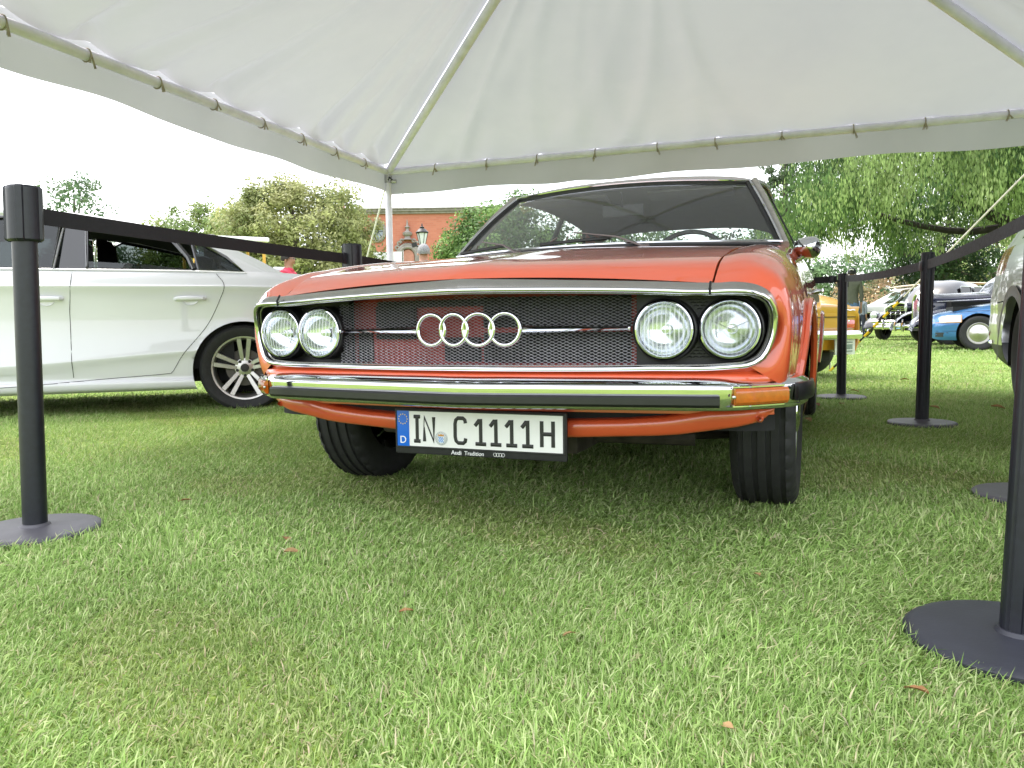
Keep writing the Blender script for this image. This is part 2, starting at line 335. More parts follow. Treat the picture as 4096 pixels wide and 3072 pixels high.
# ------------------------------------------------------------------ the orange coupe (x = its left side, y = rearwards, z = up)
def build_coupe():
    car = empty('classic_coupe', (0.15, 2.854, 0), -0.38813, 'orange classic coupe with twin round headlamps parked under the white tent', 'car')
    B = lambda mb, name, m, parent=car, **k: mb.build(name, m, parent, **k)
    K = 0.14
    plan = lambda u, v0, k=K: v0 + k * sm(u) + 3.6 * max(0, abs(u) - .70) ** 2
    # height of the bonnet along its edge (distance behind the nose) and along its middle
    ES = [0, .03, .075, .12, .17, .26, .43, .66, .90, 1.16, 1.35]; EW = [.687, .701, .728, .748, .761, .777, .805, .832, .856, .877, .890]
    CS = [0, .03, .07, .12, .2, .4, .7, 1.05, 1.25, 1.4]; CW = [.716, .735, .752, .763, .776, .803, .846, .886, .904, .915]
    def We(v): return float(spl(ES, EW, min(max(v + .663, 0), 1.35))[0])
    # ---- bonnet
    rows = []
    for j in range(49):
        q = j / 48; q = q ** 1.5; row = []
        for i in range(61):
            u = -.655 + 1.31 * i / 60; vf = plan(u, -.757); vr = .47 + .17 * (u / .655) ** 2
            v = vf + (vr - vf) * q; s_ = v - vf
            we = float(spl(ES, EW, min(s_, 1.35))[0]); wc = float(spl(CS, CW, min(s_, 1.4))[0])
            a = abs(u) / .655; b = 1 - a ** 2.1
            cr_ = .004 * max(0, 1 - abs(u) / .10) * min(1, s_ / .1) * max(0, 1 - s_ / 1.2)
            row.append((u, v, we + (wc - we) * b + cr_))
        rows.append(row)
    mb = MB(); mb.grid(rows)
    R = np.array(rows)
    for col, d in ((0, .02), (60, .02)):                                   # folded edges
        e = R[:, col]; e2 = e.copy(); e2[:, 2] -= d; mb.grid(np.stack([e, e2], 1))
    e = R[-1]; e2 = e.copy(); e2[:, 2] -= .02; mb.grid(np.stack([e, e2], 0))
    bonnet = B(mb, 'bonnet', ORANGE, merge=True, angle=55)
    # ---- wings, doors and rear quarters: one loft, split where the shut lines are
    vf = lambda u: plan(u, -.757)
    A = [(.660, .685), (.72, .684), (.765, .676), (.796, .655), (.809, .618), (.808, .575), (.796, .530), (.778, .492), (.748, .474)]
    st = [[(u, vf(u) + .004 + (0 if w_ > .6 else .018), w_) for u, w_ in A]]
    tb = {-.60: [(.72, .718), (.77, .709), (.808, .682), (.827, .640), (.832, .580), (.826, .52), (.815, .47), (.80, .44)],
          -.50: [(.71, .763), (.76, .753), (.806, .727), (.833, .682), (.844, .61), (.843, .52), (.838, .46), (.83, .42)],
          -.35: [(.71, .791), (.76, .783), (.81, .754), (.843, .70), (.857, .62), (.857, .52), (.852, .46), (.845, .40)],
          0.0: [(.705, .838), (.755, .828), (.806, .795), (.843, .735), (.863, .65), (.866, .53), (.862, .42), (.85, .30)],
          .35: [(.71, .868), (.755, .855), (.803, .816), (.84, .746), (.861, .65), (.863, .5), (.857, .36), (.84, .24)],
          .72: [(.755, .893), (.775, .878), (.805, .836), (.84, .756), (.863, .65), (.863, .5), (.857, .36), (.84, .24)],
          1.5: [(.797, .885), (.808, .868), (.825, .830), (.848, .76), (.867, .66), (.867, .5), (.86, .36), (.84, .24)],
          2.4: [(.79, .875), (.805, .855), (.826, .82), (.85, .75), (.868, .65), (.868, .5), (.86, .38), (.84, .28)],
          3.0: [(.755, .855), (.775, .835), (.80, .80), (.83, .73), (.85, .64), (.85, .5), (.845, .40), (.83, .33)],
          3.45: [(.70, .825), (.725, .805), (.75, .77), (.785, .71), (.81, .62), (.815, .52), (.81, .44), (.80, .38)],
          3.62: [(.64, .775), (.66, .76), (.69, .735), (.73, .69), (.76, .61), (.765, .53), (.765, .46), (.76, .42)]}
    for v, pts in tb.items():
        t0 = (.660, We(v)) if v < .4 else {.72: (.735, .901), 1.5: (.785, .892), 2.4: (.775, .886), 3.0: (.735, .866), 3.45: (.68, .835), 3.62: (.62, .785)}[v]
        st.append([(u, v, w_) for u, w_ in [t0] + pts])
    G = loft(st, 41, .022)
    G, keep = cut_arches(G, [(0, .30, .352), (2.56, .30, .335)])
    vc = (G[:-1, :-1, 1] + G[1:, 1:, 1]) / 2
    LIM = {'front_wing': (-9, .78), 'door': (.78, 1.95), 'rear_quarter': (1.95, 9)}
    for s_ in (1, -1):
        H = G if s_ > 0 else mirror(G)
        for nm, (a, b) in LIM.items():
            mb = MB(); mb.grid(H, keep=keep & (vc >= a) & (vc < b), flip=s_ < 0)
            me_o = B(mb, nm, ORANGE, angle=180)
            bm = bmesh.new(); bm.from_mesh(me_o.data)
            bmesh.ops.delete(bm, geom=[v for v in bm.verts if not v.link_faces], context='VERTS'); bm.to_mesh(me_o.data); bm.free()
        # rolled wheel-arch lips that stand proud of the side
        for (c, z, r, a0, a1, pr) in ((0, .30, .352, 8, 158, .014), (2.56, .30, .335, 8, 172, .010)):
            path = []
            for k in range(41):
                q = math.radians(a0 + (a1 - a0) * k / 40); v = c - math.cos(PI - q) * r; z_ = z + math.sin(q) * r
                D = np.hypot(G[..., 1] - v, G[..., 2] - z_); ij = np.unravel_index(D.argmin(), D.shape)
                path.append((s_ * (G[ij][0] + pr * (0.5 + 0.5 * math.cos(q))), v, z_))
            mb = MB(); mb.tube(path, .013, 8, flat=(1, 1.2)); B(mb, 'arch_lip', ORANGE)
    # dark inner structure so nothing shows through
    mb = MB(); mb.box((0, .12, .50), (1.16, 1.20, .36)); mb.box((0, 1.7, .265), (1.2, 3.1, .15)); mb.box((0, 1.28, .235), (1.62, 1.55, .07)); mb.box((0, 3.1, .5), (1.3, .8, .4))
    for s_ in (1, -1): mb.box((s_ * .585, .02, .52), (.02, .8, .40)); mb.box((s_ * .60, 2.56, .46), (.02, .9, .5)); mb.box((s_ * .70, 1.3, .27), (.24, 1.6, .12)); mb.box((s_ * .71, .0, .70), (.20, .8, .02)); mb.box((s_ * .715, .72, .47), (.2, .02, .42))
    B(mb, 'underbody', BLACKM, smooth=False)
    mb = MB()                                                              # crossmember, arms and pipes seen below
    mb.tube([(-.55, -.25, .23), (-.2, -.3, .235), (.2, -.3, .235), (.55, -.25, .23)], .022, 8); mb.tube([(.1, -.45, .25), (.62, -.02, .22)], .018, 8)
    mb.tube([(-.1, -.45, .25), (-.62, -.02, .22)], .018, 8); mb.tube([(.2, -.5, .26), (.22, 0, .22), (.2, 1.5, .22)], .024, 8)
    mb.box((.1, -.40, .235), (.3, .22, .05)); mb.box((-.2, -.2, .24), (.3, .3, .06))
    B(mb, 'suspension_arm', mat('dirty_steel', (.05, .042, .036), .6, .4, var=.5, scale=20))
    # ---- panel below the grille and valance
    us = np.concatenate([np.linspace(-.80, .80, 73)])
    path = [(u, -.742 + .14 * sm(u) + 5.5 * max(0, abs(u) - .70) ** 2) for u in us]
    mb = MB()
    plan_sweep(mb, path, [(0, .478), (-.007, .468), (-.013, .464), (-.009, .459), (.006, .454), (.010, .446), (.005, .430), (-.014, .412), (-.05, .400), (-.10, .39), (-.10, .47)], closed=True)
    B(mb, 'front_panel', ORANGE, angle=50)
    wb = lambda u: interp(abs(u), [0, .26, .5, .56, .71, .77, .80], [.270, .272, .283, .288, .312, .327, .356])
    ws = lambda u: interp(abs(u), [0, .26, .42, .53, .60, .64, .8], [.320, .322, .328, .338, .352, .360, .366])
    vv = lambda u: -.648 + .10 * sm(u) + 3.0 * max(0, abs(u) - .70) ** 2
    us = np.linspace(-.80, .80, 81); rows = []
    for u in us:
        a, b, v = ws(u), wb(u), vv(u)
        rows.append([(u, v + .05, a + .004), (u, v + .003, a + .001), (u, v - .005, a - .003), (u, v - .008, a + (b - a) * .35), (u, v - .004, a + (b - a) * .8), (u, v + .003, b + .003), (u, v + .02, b), (u, v + .045, b + .012)])
    mb = MB(); mb.grid(rows); val = B(mb, 'front_valance', ORANGE, angle=60)
    mb = MB(); mb.grid([[(u, vv(u) + .005, .395), (u, vv(u) - .004, .375), (u, vv(u) - .002, .347), (u, vv(u) + .03, .347)] for u in us]); B(mb, 'valance_strip', ORANGE, val)
    mb = MB(); mb.grid([[(u, vv(u) + .035, .30), (u, vv(u) + .035, .38)] for u in us]); B(mb, 'vent_backing', BLACKM, val)
    for s_ in (1, -1):
        mb = MB(); mb.lathe([(0, -.006), (.009, -.005), (.011, 0), (.006, .01)], (s_ * .765, vv(.765) - .004, .338), (0, -1, 0), 12); B(mb, 'bolt', ORANGE, val)
    # ---- grille frame
    half = [(0, .684), (.15, .682), (.3, .679), (.5, .672), (.65, .665), (.72, .6655), (.765, .660), (.790, .645), (.803, .615), (.8035, .58), (.791, .53), (.773, .498), (.745, .482), (.70, .4765), (.5, .472), (.23, .470), (0, .471)]
    tq = np.linspace(0, 1, 90); hp = spl(np.concatenate([[0], np.cumsum(np.hypot(*np.diff(np.array(half), axis=0).T))]), np.array(half), tq * sum(np.hypot(*np.diff(np.array(half), axis=0).T)))
    fv = lambda u, w_: plan(u, -.744 - .040 * (w_ - .471) / .213)
    loop = [(u, fv(u, w_), w_) for u, w_ in hp] + [(-u, fv(u, w_), w_) for u, w_ in hp[::-1][1:-1]]
    mb = MB(); mb.tube(loop, .0072, 10, closed=True, flat=(1, 1.15)); frame = B(mb, 'grille_frame', CHROME)
    mb = MB(); mb.tube([(u * .985, v + .010, .575 + (w_ - .575) * .95) for u, v, w_ in loop], .005, 8, closed=True); B(mb, 'inner_bead', SATIN, frame)
    for u in (.656, -.656):
        mb = MB(); mb.tube([(u, fv(u, .666) + .004, .690), (u, fv(u, .666) - .010, .672), (u, fv(u, .666) - .006, .658)], .0032, 6); B(mb, 'joint', BLACKM, frame)
    # wide brushed strip between frame and bonnet
    bt = [(0, .7155), (.15, .711), (.3, .7055), (.5, .6965), (.655, .6875), (.71, .6885), (.76, .681), (.795, .659), (.8105, .62), (.8115, .58), (.801, .53), (.783, .494)]
    bl = [(0, .688), (.15, .686), (.3, .683), (.5, .676), (.65, .669), (.72, .6695), (.765, .664), (.792, .6475), (.8055, .615), (.806, .58), (.794, .53), (.776, .497)]
    tt = np.linspace(0, 1, 60); bt = spl(np.linspace(0, 1, 12), bt, tt); bl = spl(np.linspace(0, 1, 12), bl, tt)
    for s_ in (1, -1):
        rows = []
        for (u1, w1), (u2, w2) in zip(bt, bl):
            fall = min(1, max(0, (w1 - .55) / .1)); a = (s_ * u1, plan(u1, -.756) + .004 * (1 - fall), w1 + .0012); c = (s_ * u2, fv(u2, w2) + .002, w2)
            m_ = ((a[0] + c[0]) / 2, (a[1] + c[1]) / 2 - .004, (a[2] + c[2]) / 2 + .001); rows.append([a, m_, c])
        mb = MB(); mb.grid(rows); B(mb, 'nose_trim', SATIN, frame, angle=80)
    # black shroud going inwards, plates round the lamps
    mb = MB(); L = np.array(loop); L2 = L.copy(); L2[:, 0] *= .983; L2[:, 2] = .575 + (L[:, 2] - .575) * .955; L2[:, 1] += .02; L3 = L2.copy(); L3[:, 1] += .10
    mb.grid(np.stack([L, L2, L3], 1), closed_u=True); B(mb, 'grille_shroud', BLACKP)
    def flat_region(u0, u1, v0, name, m, parent, zlo=-.004, zhi=.004, nn=14):
        us = np.linspace(u0, u1, nn); lo = lambda u: interp(abs(u), [0, .23, .5, .7, .745, .773, .791, .8035], [.471, .470, .472, .4765, .482, .498, .53, .575]); hi = lambda u: interp(abs(u), [0, .3, .5, .65, .72, .765, .79, .8035], [.684, .679, .672, .665, .6655, .66, .645, .585])
        mb = MB(); mb.grid([[(u, plan(u, v0), lo(u) + zlo), (u, plan(u, v0), (lo(u) + hi(u)) / 2), (u, plan(u, v0), hi(u) + zhi)] for u in us]); return B(mb, name, m, parent)
    for s_ in (1, -1):
        pl = flat_region(s_ * .452, s_ * .80, -.674, 'lamp_plate', BLACKP, car)
        for (bu, bw, n_) in ((.615, .648, 4), (.615, .498, 4)):             # small embossed lozenges
            for r_ in range(n_):
                for c_ in range(r_ + 1 if bw < .6 else n_ - r_):
                    k = (r_ + 1 if bw < .6 else n_ - r_); u = s_ * (bu + (c_ - (k - 1) / 2) * .017); z_ = bw - r_ * .008 if bw > .6 else bw + (n_ - 1 - r_) * .008
                    mb = MB(); mb.tube([(u - .007, plan(u, -.677), z_), (u, plan(u, -.677), z_ + .003), (u + .007, plan(u, -.677), z_)], .0014, 5); B(mb, 'lozenge', BLACKP, pl)
    # ---- expanded-metal grille
    G0 = .0195; GH = .0086; mb = MB(); v0 = -.702
    ztop = lambda u: interp(abs(u), [0, .3, .46], [.672, .667, .661])
    ncol = int(.92 / G0)
    for i in range(-ncol // 2, ncol // 2 + 1):
        for j in range(0, 23):
            z0 = .482 + j * GH
            for (du, dz) in ((1, 1), (1, -1), (-1, 1), (-1, -1)):
                a = Vector((i * G0, 0, z0)); b = Vector((i * G0 + du * G0 / 2, 0, z0 + dz * GH / 2))
                if max(a.z, b.z) > ztop(a.x) or max(abs(a.x), abs(b.x)) > .47: continue
                if math.hypot(abs(a.x) - .534, a.z - .57) < .086: continue
                a.y = plan(a.x, v0) - .002; b.y = plan(b.x, v0) + .002 * dz
                h_ = .00062; q = .0013
                mb.add([(a.x, a.y - q, a.z - h_), (a.x, a.y - q * .2, a.z + h_), (a.x, a.y + q, a.z), (b.x, b.y - q, b.z - h_), (b.x, b.y - q * .2, b.z + h_), (b.x, b.y + q, b.z)], [(0, 1, 4, 3), (1, 2, 5, 4), (2, 0, 3, 5)])
    B(mb, 'grille_mesh', mat('mesh_metal', (.52, .52, .55), .4, .8, var=.1), smooth=False)
    grim = mat('engine_bay_red', (.30, .030, .026), .55, var=.35, scale=12)
    back = flat_region(-.47, .47, -.622, 'grille_backing', grim, car, nn=31)
    for (u, z_, du, dz) in ((-.30, .60, .15, .10), (.22, .625, .42, .085), (.22, .525, .42, .085), (-.06, .52, .12, .07), (-.42, .53, .05, .1), (-.12, .655, .5, .02)):
        mb = MB(); mb.box((u, plan(u, -.628), z_), (du, .012, dz), Matrix.Rotation(math.atan(K) * (1 if u > 0 else -1), 3, 'Z')); B(mb, 'air_opening', BLACKM, back, smooth=False)
    # ---- rings and centre bars
    for u in (-.1125, -.0375, .0375, .1125):
        mb = MB(); v = plan(u, -.730)
        k_ = 1 if (u in (-.1125, .0375)) else -1
        mb.tube([(u + .0435 * math.cos(q), v + .0015 * math.cos(q) * k_ + K * (abs(u + .0435 * math.cos(q)) - abs(u)) * .6, .578 + .0435 * math.sin(q)) for q in np.linspace(0, 2 * PI, 56)[:-1]], .0056, 10, closed=True, flat=(1, .8)); B(mb, 'emblem_ring', CHROME)
    for s_ in (1, -1):
        ua = np.linspace(.158, .444, 20); rows = []
        for u in ua:
            h_ = .0105 - .005 * (u - .158) / .286; v = plan(u, -.722); z_ = .577
            rows.append([(s_ * u, v + .006, z_ - h_), (s_ * u, v - .004, z_ - h_ * .6), (s_ * u, v - .008, z_), (s_ * u, v - .004, z_ + h_ * .6), (s_ * u, v + .006, z_ + h_)])
        mb = MB(); mb.grid(rows, closed_v=True); B(mb, 'grille_bar', CHROME, angle=30)
        mb = MB(); mb.tube([(s_ * .444, plan(.444, -.727), .577), (s_ * .449, plan(.444, -.727), .577)], .007, 10); B(mb, 'bar_end', CHROME)
    # ---- headlamps
    lensA = glass('lamp_glass', (.93, .95, .97), .04, 1.5, ribs=.9, haze=.16)  # white diffuse share paints in the brightness of the lamps
    lensB = glass('lamp_glass_clear', (.88, .90, .92), .02, 1.5, ribs=.55, haze=.07)
    refl = mat('lamp_reflector', (.82, .84, .86), .13, 1.0, var=.05)
    for u in (-.697, -.534, .534, .697):
        outer = abs(u) > .6; v = plan(u, -.722); o = (u, v, .572)
        h_ = empty('headlamp'); h_.parent = car; h_.location = o
        mb = MB(); mb.lathe([(.083, -.052), (.083, .006), (.080, .009), (.079, .006)], n=48, axis=(0, -1, 0)); B(mb, 'lamp_gasket', BLACKP, h_)
        mb = MB(); mb.lathe([(.079, -.004), (.0785, .006), (.075, .013), (.0715, .014), (.0675, .009), (.0665, .0), (.0665, -.004)], n=56, axis=(0, -1, 0)); B(mb, 'bezel', CHROME, h_)
        mb = MB(); mb.lathe([(.0668, .001), (.060, .006), (.045, .011), (.025, .0145), (.001, .0155)], n=40, axis=(0, -1, 0)); B(mb, 'lens', lensB if u > .6 else lensA, h_, angle=180)
        mb = MB(); mb.lathe([(.0662, -.002), (.062, -.012), (.050, -.026), (.034, -.036), (.015, -.041), (.001, -.042)], n=40, axis=(0, -1, 0)); B(mb, 'reflector', refl, h_, angle=180)
        mb = MB(); mb.lathe([(.001, -.012), (.010, -.013), (.012, -.018), (.012, -.036)], n=16, axis=(0, -1, 0)); B(mb, 'bulb_shield', CHROME, h_)
        if outer:
            for dz in (-.4, .5, 2.6):
                mb = MB(); mb.tube([(0, -.010, 0), (.058 * math.cos(dz), -.002, .058 * math.sin(dz) - .006)], .0011, 5); B(mb, 'lens_rib', SATIN, h_)
    # ---- bumper
    bp = spl([0, .25, .5, .66, .74, .80, .84, .868, .880, .882, .878], [(0, -.800), (.25, -.768), (.5, -.732), (.66, -.7085), (.74, -.697), (.80, -.686), (.842, -.667), (.868, -.628), (.878, -.57), (.880, -.50), (.877, -.42)],
             np.linspace(0, .878, 60)) if False else None
    ctrl = np.array([(0, -.800), (.12, -.788), (.25, -.768), (.40, -.747), (.55, -.723), (.65, -.707), (.70, -.692), (.74, -.664), (.78, -.626), (.82, -.583), (.853, -.537), (.872, -.48), (.880, -.42), (.878, -.36)])
    dd = np.concatenate([[0], np.cumsum(np.hypot(*np.diff(ctrl, axis=0).T))]); hp = spl(dd, ctrl, np.linspace(0, dd[-1], 64)); full = np.concatenate([mirror(hp)[::-1][:-1], hp])
    mb = MB(); plan_sweep(mb, full, [(-.060, .4525), (-.045, .4500), (-.030, .4462), (-.018, .4418), (-.009, .4375), (-.003, .4335), (.001, .4290), (.0025, .4255), (.0030, .422), (.0020, .4085), (.000, .380), (-.002, .373), (-.010, .3675), (-.03, .366), (-.055, .369), (-.05, .40)])
    bumper = B(mb, 'bumper', CHROME, angle=50)
    seg = [p for p in full if abs(p[0]) < .692]
    rub = mat('bumper_rubber', (.010, .010, .012), .32, var=.2, scale=40, bump=.03)
    mb = MB(); plan_sweep(mb, seg, [(.004, .4085), (.016, .4075), (.021, .402), (.021, .385), (.016, .3785), (.004, .3765)]); B(mb, 'rubber_strip', rub, bumper, angle=30)
    for s_ in (1, -1):
        mb = MB(); sp = [p * np.array([s_, 1]) for p in hp if .703 < p[0] and p[1] < -.568]; sp = sp if s_ > 0 else sp[::-1]
        plan_sweep(mb, sp, [(.004, .4245), (.012, .424), (.017, .418), (.018, .404), (.017, .390), (.012, .3835), (.004, .383)]); ind = B(mb, 'indicator', AMBER, bumper, angle=30)
        for z_ in (.428, .380):
            mb = MB(); mb.tube([(p[0], p[1] - .010, z_ + (0 if True else 0)) for p in sp], .0035, 6); B(mb, 'indicator_trim', CHROME, ind)
        mb = MB(); mb.lathe([(0, .003), (.004, .002), (.005, 0)], (s_ * .716, -.704, .404), (0, -1, 0), 10); B(mb, 'screw', SATIN, ind)
        sp = [p * np.array([s_, 1]) for p in hp if p[1] > -.556]; sp = sp if s_ > 0 else sp[::-1]
        mb = MB(); plan_sweep(mb, sp, [(.004, .432), (.012, .431), (.015, .42), (.015, .395), (.012, .386), (.004, .385)]); B(mb, 'corner_rubber', rub, bumper, angle=30)
    # ---- number plate
    plate = empty('number_plate'); plate.parent = car; plate.location = (0.005, -.676, .286)
    mb = MB(); mb.box((0, .006, -.005), (.536, .012, .134)); B(mb, 'plate_holder', BLACKP, plate, bevel=.004)
    mb = MB(); mb.box((0, -.0015, .0035), (.516, .003, .108)); B(mb, 'plate_white', mat('plate_white', (.78, .78, .77), .4, var=.02), plate, bevel=.0012)
    mb = MB(); mb.box((-.2385, -.0032, .0035), (.040, .002, .1065)); B(mb, 'country_band', mat('plate_blue', (.0, .12, .58), .4, var=.02), plate, bevel=.0008)
    for z_ in (.057, -.0505): mb = MB(); mb.tube([(-.262, -.002, z_), (.262, -.002, z_)], .0030, 6); B(mb, 'holder_rim', BLACKP, plate)
    for x_ in (-.262, .262): mb = MB(); mb.tube([(x_, -.002, -.0505), (x_, -.002, .057)], .0030, 6); B(mb, 'holder_rim', BLACKP, plate)
    INK = mat('plate_ink', (.012, .012, .012), .45, var=.1)
    YEL = mat('plate_star', (.8, .6, .05), .5)
    CH = {'I': [[(.1, 0), (.9, 0)], [(.5, 0), (.5, 1)], [(.1, 1), (.9, 1)]], 'N': [[(0, 0), (0, 1), (1, 0), (1, 1)]],
          'C': [[(.98, .80), (.93, .93), (.75, 1), (.28, 1), (.08, .92), (0, .76), (0, .24), (.08, .08), (.28, 0), (.75, 0), (.93, .07), (.98, .2)]],
          '1': [[(0, .72), (.12, .78), (.40, .95), (.52, 1), (.52, 0)], [(.04, 0), (1, 0)]], 'H': [[(0, 0), (0, 1)], [(1, 0), (1, 1)], [(0, .5), (1, .5)]]}
    for ch, x0, wd in (('I', -.205, .026), ('N', -.168, .031), ('C', -.068, .034), ('1', -.005, .034), ('1', .042, .034), ('1', .090, .034), ('1', .138, .034), ('H', .197, .033)):
        mb = MB()
        for pl_ in CH[ch]: mb.tube([(x0 + a * wd, -.0035, -.033 + b * .072) for a, b in pl_], .0056, 8)
        for i, p in enumerate(mb.v): mb.v[i] = (p[0], -.0034 + (p[1] + .0035) * .3, p[2])
        B(mb, 'plate_character', INK, plate)
    rx = Matrix.Rotation(PI / 2, 4, 'X')
    text_mesh('country_letter', 'D', .030, mat('print_white', (.8, .8, .8), .5), plate, Matrix.Translation((-.2385, -.0048, -.040)) @ rx)
    for k in range(12):
        q = 2 * PI * k / 12; mb = MB(); pts = []
        for j in range(10):
            rr = .0026 if j % 2 == 0 else .0011; a = PI / 2 + j * PI / 5; pts.append((-.2385 + .0145 * math.sin(q) + rr * math.cos(a), -.0044, .031 + .0145 * math.cos(q) + rr * math.sin(a)))
        mb.prism(pts, (0, -.0004, 0)); B(mb, 'star', YEL, plate, smooth=False)
    text_mesh('holder_lettering', 'Audi', .0175, mat('print_white', (.8, .8, .8), .5), plate, Matrix.Translation((-.083, -.0009, -.0675)) @ rx, 'LEFT', .0009)
    text_mesh('holder_lettering', 'Tradition', .0165, mat('print_white', (.8, .8, .8), .5), plate, Matrix.Translation((-.041, -.0009, -.0675)) @ rx, 'LEFT')
    for k in range(4): mb = MB(); mb.tube([(.055 + k * .0082 + .0050 * math.cos(q), -.0010 - .0002 * (k % 2), -.062 + .0050 * math.sin(q)) for q in np.linspace(0, 2 * PI, 20)[:-1]], .0006, 5, closed=True); B(mb, 'holder_ring', mat('print_white', (.8, .8, .8), .5), plate)
    sx, sz = -.113, -.022
    seal = empty('registration_seal'); seal.parent = plate; seal.location = (sx, -.0034, sz)
    mb = MB(); mb.lathe([(0, .001), (.0195, .001), (.0205, .0002), (.0205, -.001)], n=36, axis=(0, -1, 0)); B(mb, 'seal_disc', mat('seal_grey', (.52, .54, .54), .4, var=.05), seal)
    mb = MB(); mb.prism([(-.0085, -.0012, .006), (-.0085, -.0012, -.008), (-.004, -.0012, -.0135), (.004, -.0012, -.0135), (.0085, -.0012, -.008), (.0085, -.0012, .006)], (0, -.0004, 0)); B(mb, 'seal_shield', mat('seal_white', (.75, .78, .8), .4), seal, smooth=False)
    for r_ in range(4):
        for c_ in range(3):
            x = (c_ - 1) * .0052 + (.0013 if r_ % 2 else -.0013); z_ = .003 - r_ * .0042
            mb = MB(); mb.prism([(x - .0022, -.0018, z_ + .0012), (x, -.0018, z_ + .0026), (x + .0022, -.0018, z_ - .0012), (x, -.0018, z_ - .0026)], (0, -.0003, 0)); B(mb, 'seal_lozenge', mat('seal_blue', (.02, .2, .6), .4), seal, smooth=False)
    mb = MB(); mb.prism([(-.0085, -.0013, .0065), (.0085, -.0013, .0065), (.0095, -.0013, .0125), (.005, -.0013, .010), (0, -.0013, .0130), (-.005, -.0013, .010), (-.0095, -.0013, .0125)], (0, -.0004, 0)); B(mb, 'seal_crown', mat('seal_gold', (.55, .25, .03), .4), seal, smooth=False)
    for k in range(20):
        q = 2 * PI * k / 20; mb = MB(); mb.tube([(.0160 * math.sin(q), -.0012, .0160 * math.cos(q)), (.0182 * math.sin(q + .05), -.0012, .0182 * math.cos(q + .05))], .0005, 4); B(mb, 'seal_letter', INK, seal)
    # ---- wheels
    for (u, v) in ((.748, 0), (-.748, 0), (.748, 2.56), (-.748, 2.56)):
        wh = empty('wheel'); wh.parent = car; wh.location = (u, v, .300); s_ = 1 if u > 0 else -1
        mb = MB(); tyre(mb, .307, .190, .190); B(mb, 'tyre', RUBBER, wh, angle=35)
        mb = MB(); mb.lathe([(.192, .078), (.196, .082), (.186, .080), (.178, .05), (.165, .045), (.14, .062), (.10, .074), (.07, .078), (.066, .090), (.04, .096), (.001, .097)], axis=(s_, 0, 0), n=40); mb.lathe([(.192, -.07), (.16, -.05), (.16, .05)], axis=(s_, 0, 0), n=32)
        rim_ = B(mb, 'rim', CHROME, wh, angle=35)
        for k in range(4):
            q = PI / 4 + k * PI / 2; mb = MB(); mb.lathe([(.010, .06), (.010, .084), (.004, .087), (.001, .087)], (0, .085 * math.cos(q), .085 * math.sin(q)), (s_, 0, 0), 8); B(mb, 'wheel_nut', CHROME, wh)
    # ---- windscreen, pillars, roof
    bs = lambda a: np.array((.725 * a, .52 + .222 * a * a, .908 - .003 * a * a)); tp = lambda a: np.array((.563 * a, 1.03 + .085 * a * a, 1.242 - .021 * a * a))
    aa = np.linspace(-1, 1, 33); tt = np.linspace(0, 1, 13); rows = []
    for t in tt:
        rows.append([tuple(bs(a) * (1 - t) + tp(a) * t + np.array((0, -.03, .022)) * 4 * t * (1 - t) * .5) for a in aa])
    W = np.array(rows)
    mb = MB(); mb.grid(W); ws_ = B(mb, 'windscreen', glass('screen_glass', (.87, .90, .89), 0, 1.52, haze=.05), angle=180)  # diffuse share stands in for the tent's reflection on the glass
    loop = [tuple(p) for p in W[0]] + [tuple(p) for p in W[1:, -1]] + [tuple(p) for p in W[-1, ::-1][1:]] + [tuple(p) for p in W[::-1, 0][1:-1]]
    mb = MB(); mb.tube(loop, .011, 8, closed=True); B(mb, 'screen_seal', BLACKP, ws_)
    mb = MB(); mb.tube([(p[0] * 1.017, p[1] - .004, p[2] + .010) for p in loop], .0065, 8, closed=True); B(mb, 'screen_trim', CHROME, ws_)
    cowl = mat('cowl_grey', (.36, .335, .315), .4, var=.1)
    mb = MB(); rows = []
    for a in np.linspace(-1, 1, 25):
        b_ = bs(a); u = b_[0]; vr = .45 + .17 * (min(abs(u), .655) / .655) ** 2; rows.append([(u * .93, vr, .856), (u * .97, (vr + b_[1]) / 2, b_[2] - .022), (u, b_[1] - .002, b_[2] - .008), (u, b_[1] + .05, b_[2] - .01)])
    mb.grid(rows); B(mb, 'cowl', cowl)
    roofm = mat('sky_lit_vinyl', (.52, .46, .46), .30, var=.06, scale=80, bump=.05, bscale=500)  # vinyl grey raised so its colour carries the sky's reflection
    RS = [(1.035, [(0, 1.250), (.2, 1.249), (.4, 1.2435), (.53, 1.235), (.575, 1.224)], .085), (1.18, [(0, 1.293), (.22, 1.29), (.42, 1.279), (.545, 1.262), (.592, 1.240)], .05), (1.45, [(0, 1.322), (.24, 1.319), (.44, 1.306), (.56, 1.284), (.608, 1.255)], 0),
          (1.9, [(0, 1.324), (.24, 1.320), (.44, 1.306), (.555, 1.280), (.605, 1.250)], 0), (2.3, [(0, 1.290), (.24, 1.287), (.43, 1.273), (.545, 1.245), (.595, 1.215)], 0), (2.62, [(0, 1.226), (.24, 1.224), (.42, 1.212), (.535, 1.185), (.585, 1.155)], .02)]
    st = []
    for v, pts, bow in RS:
        half_ = [(u, v + bow * (u / .575) ** 2, w_) for u, w_ in pts]; st.append([(-u, a, b) for u, a, b in half_[::-1][:-1]] + half_)
    GR = loft(st, 41, .05)
    mb = MB(); mb.grid(GR); rf = B(mb, 'roof', roofm, angle=180)
    GH_ = GR.copy(); GH_[..., 2] -= .028; GH_[..., 0] *= .985
    mb = MB(); mb.grid(GH_); B(mb, 'headliner', mat('headliner', (.10, .095, .088), .8, var=.1), rf, angle=180)
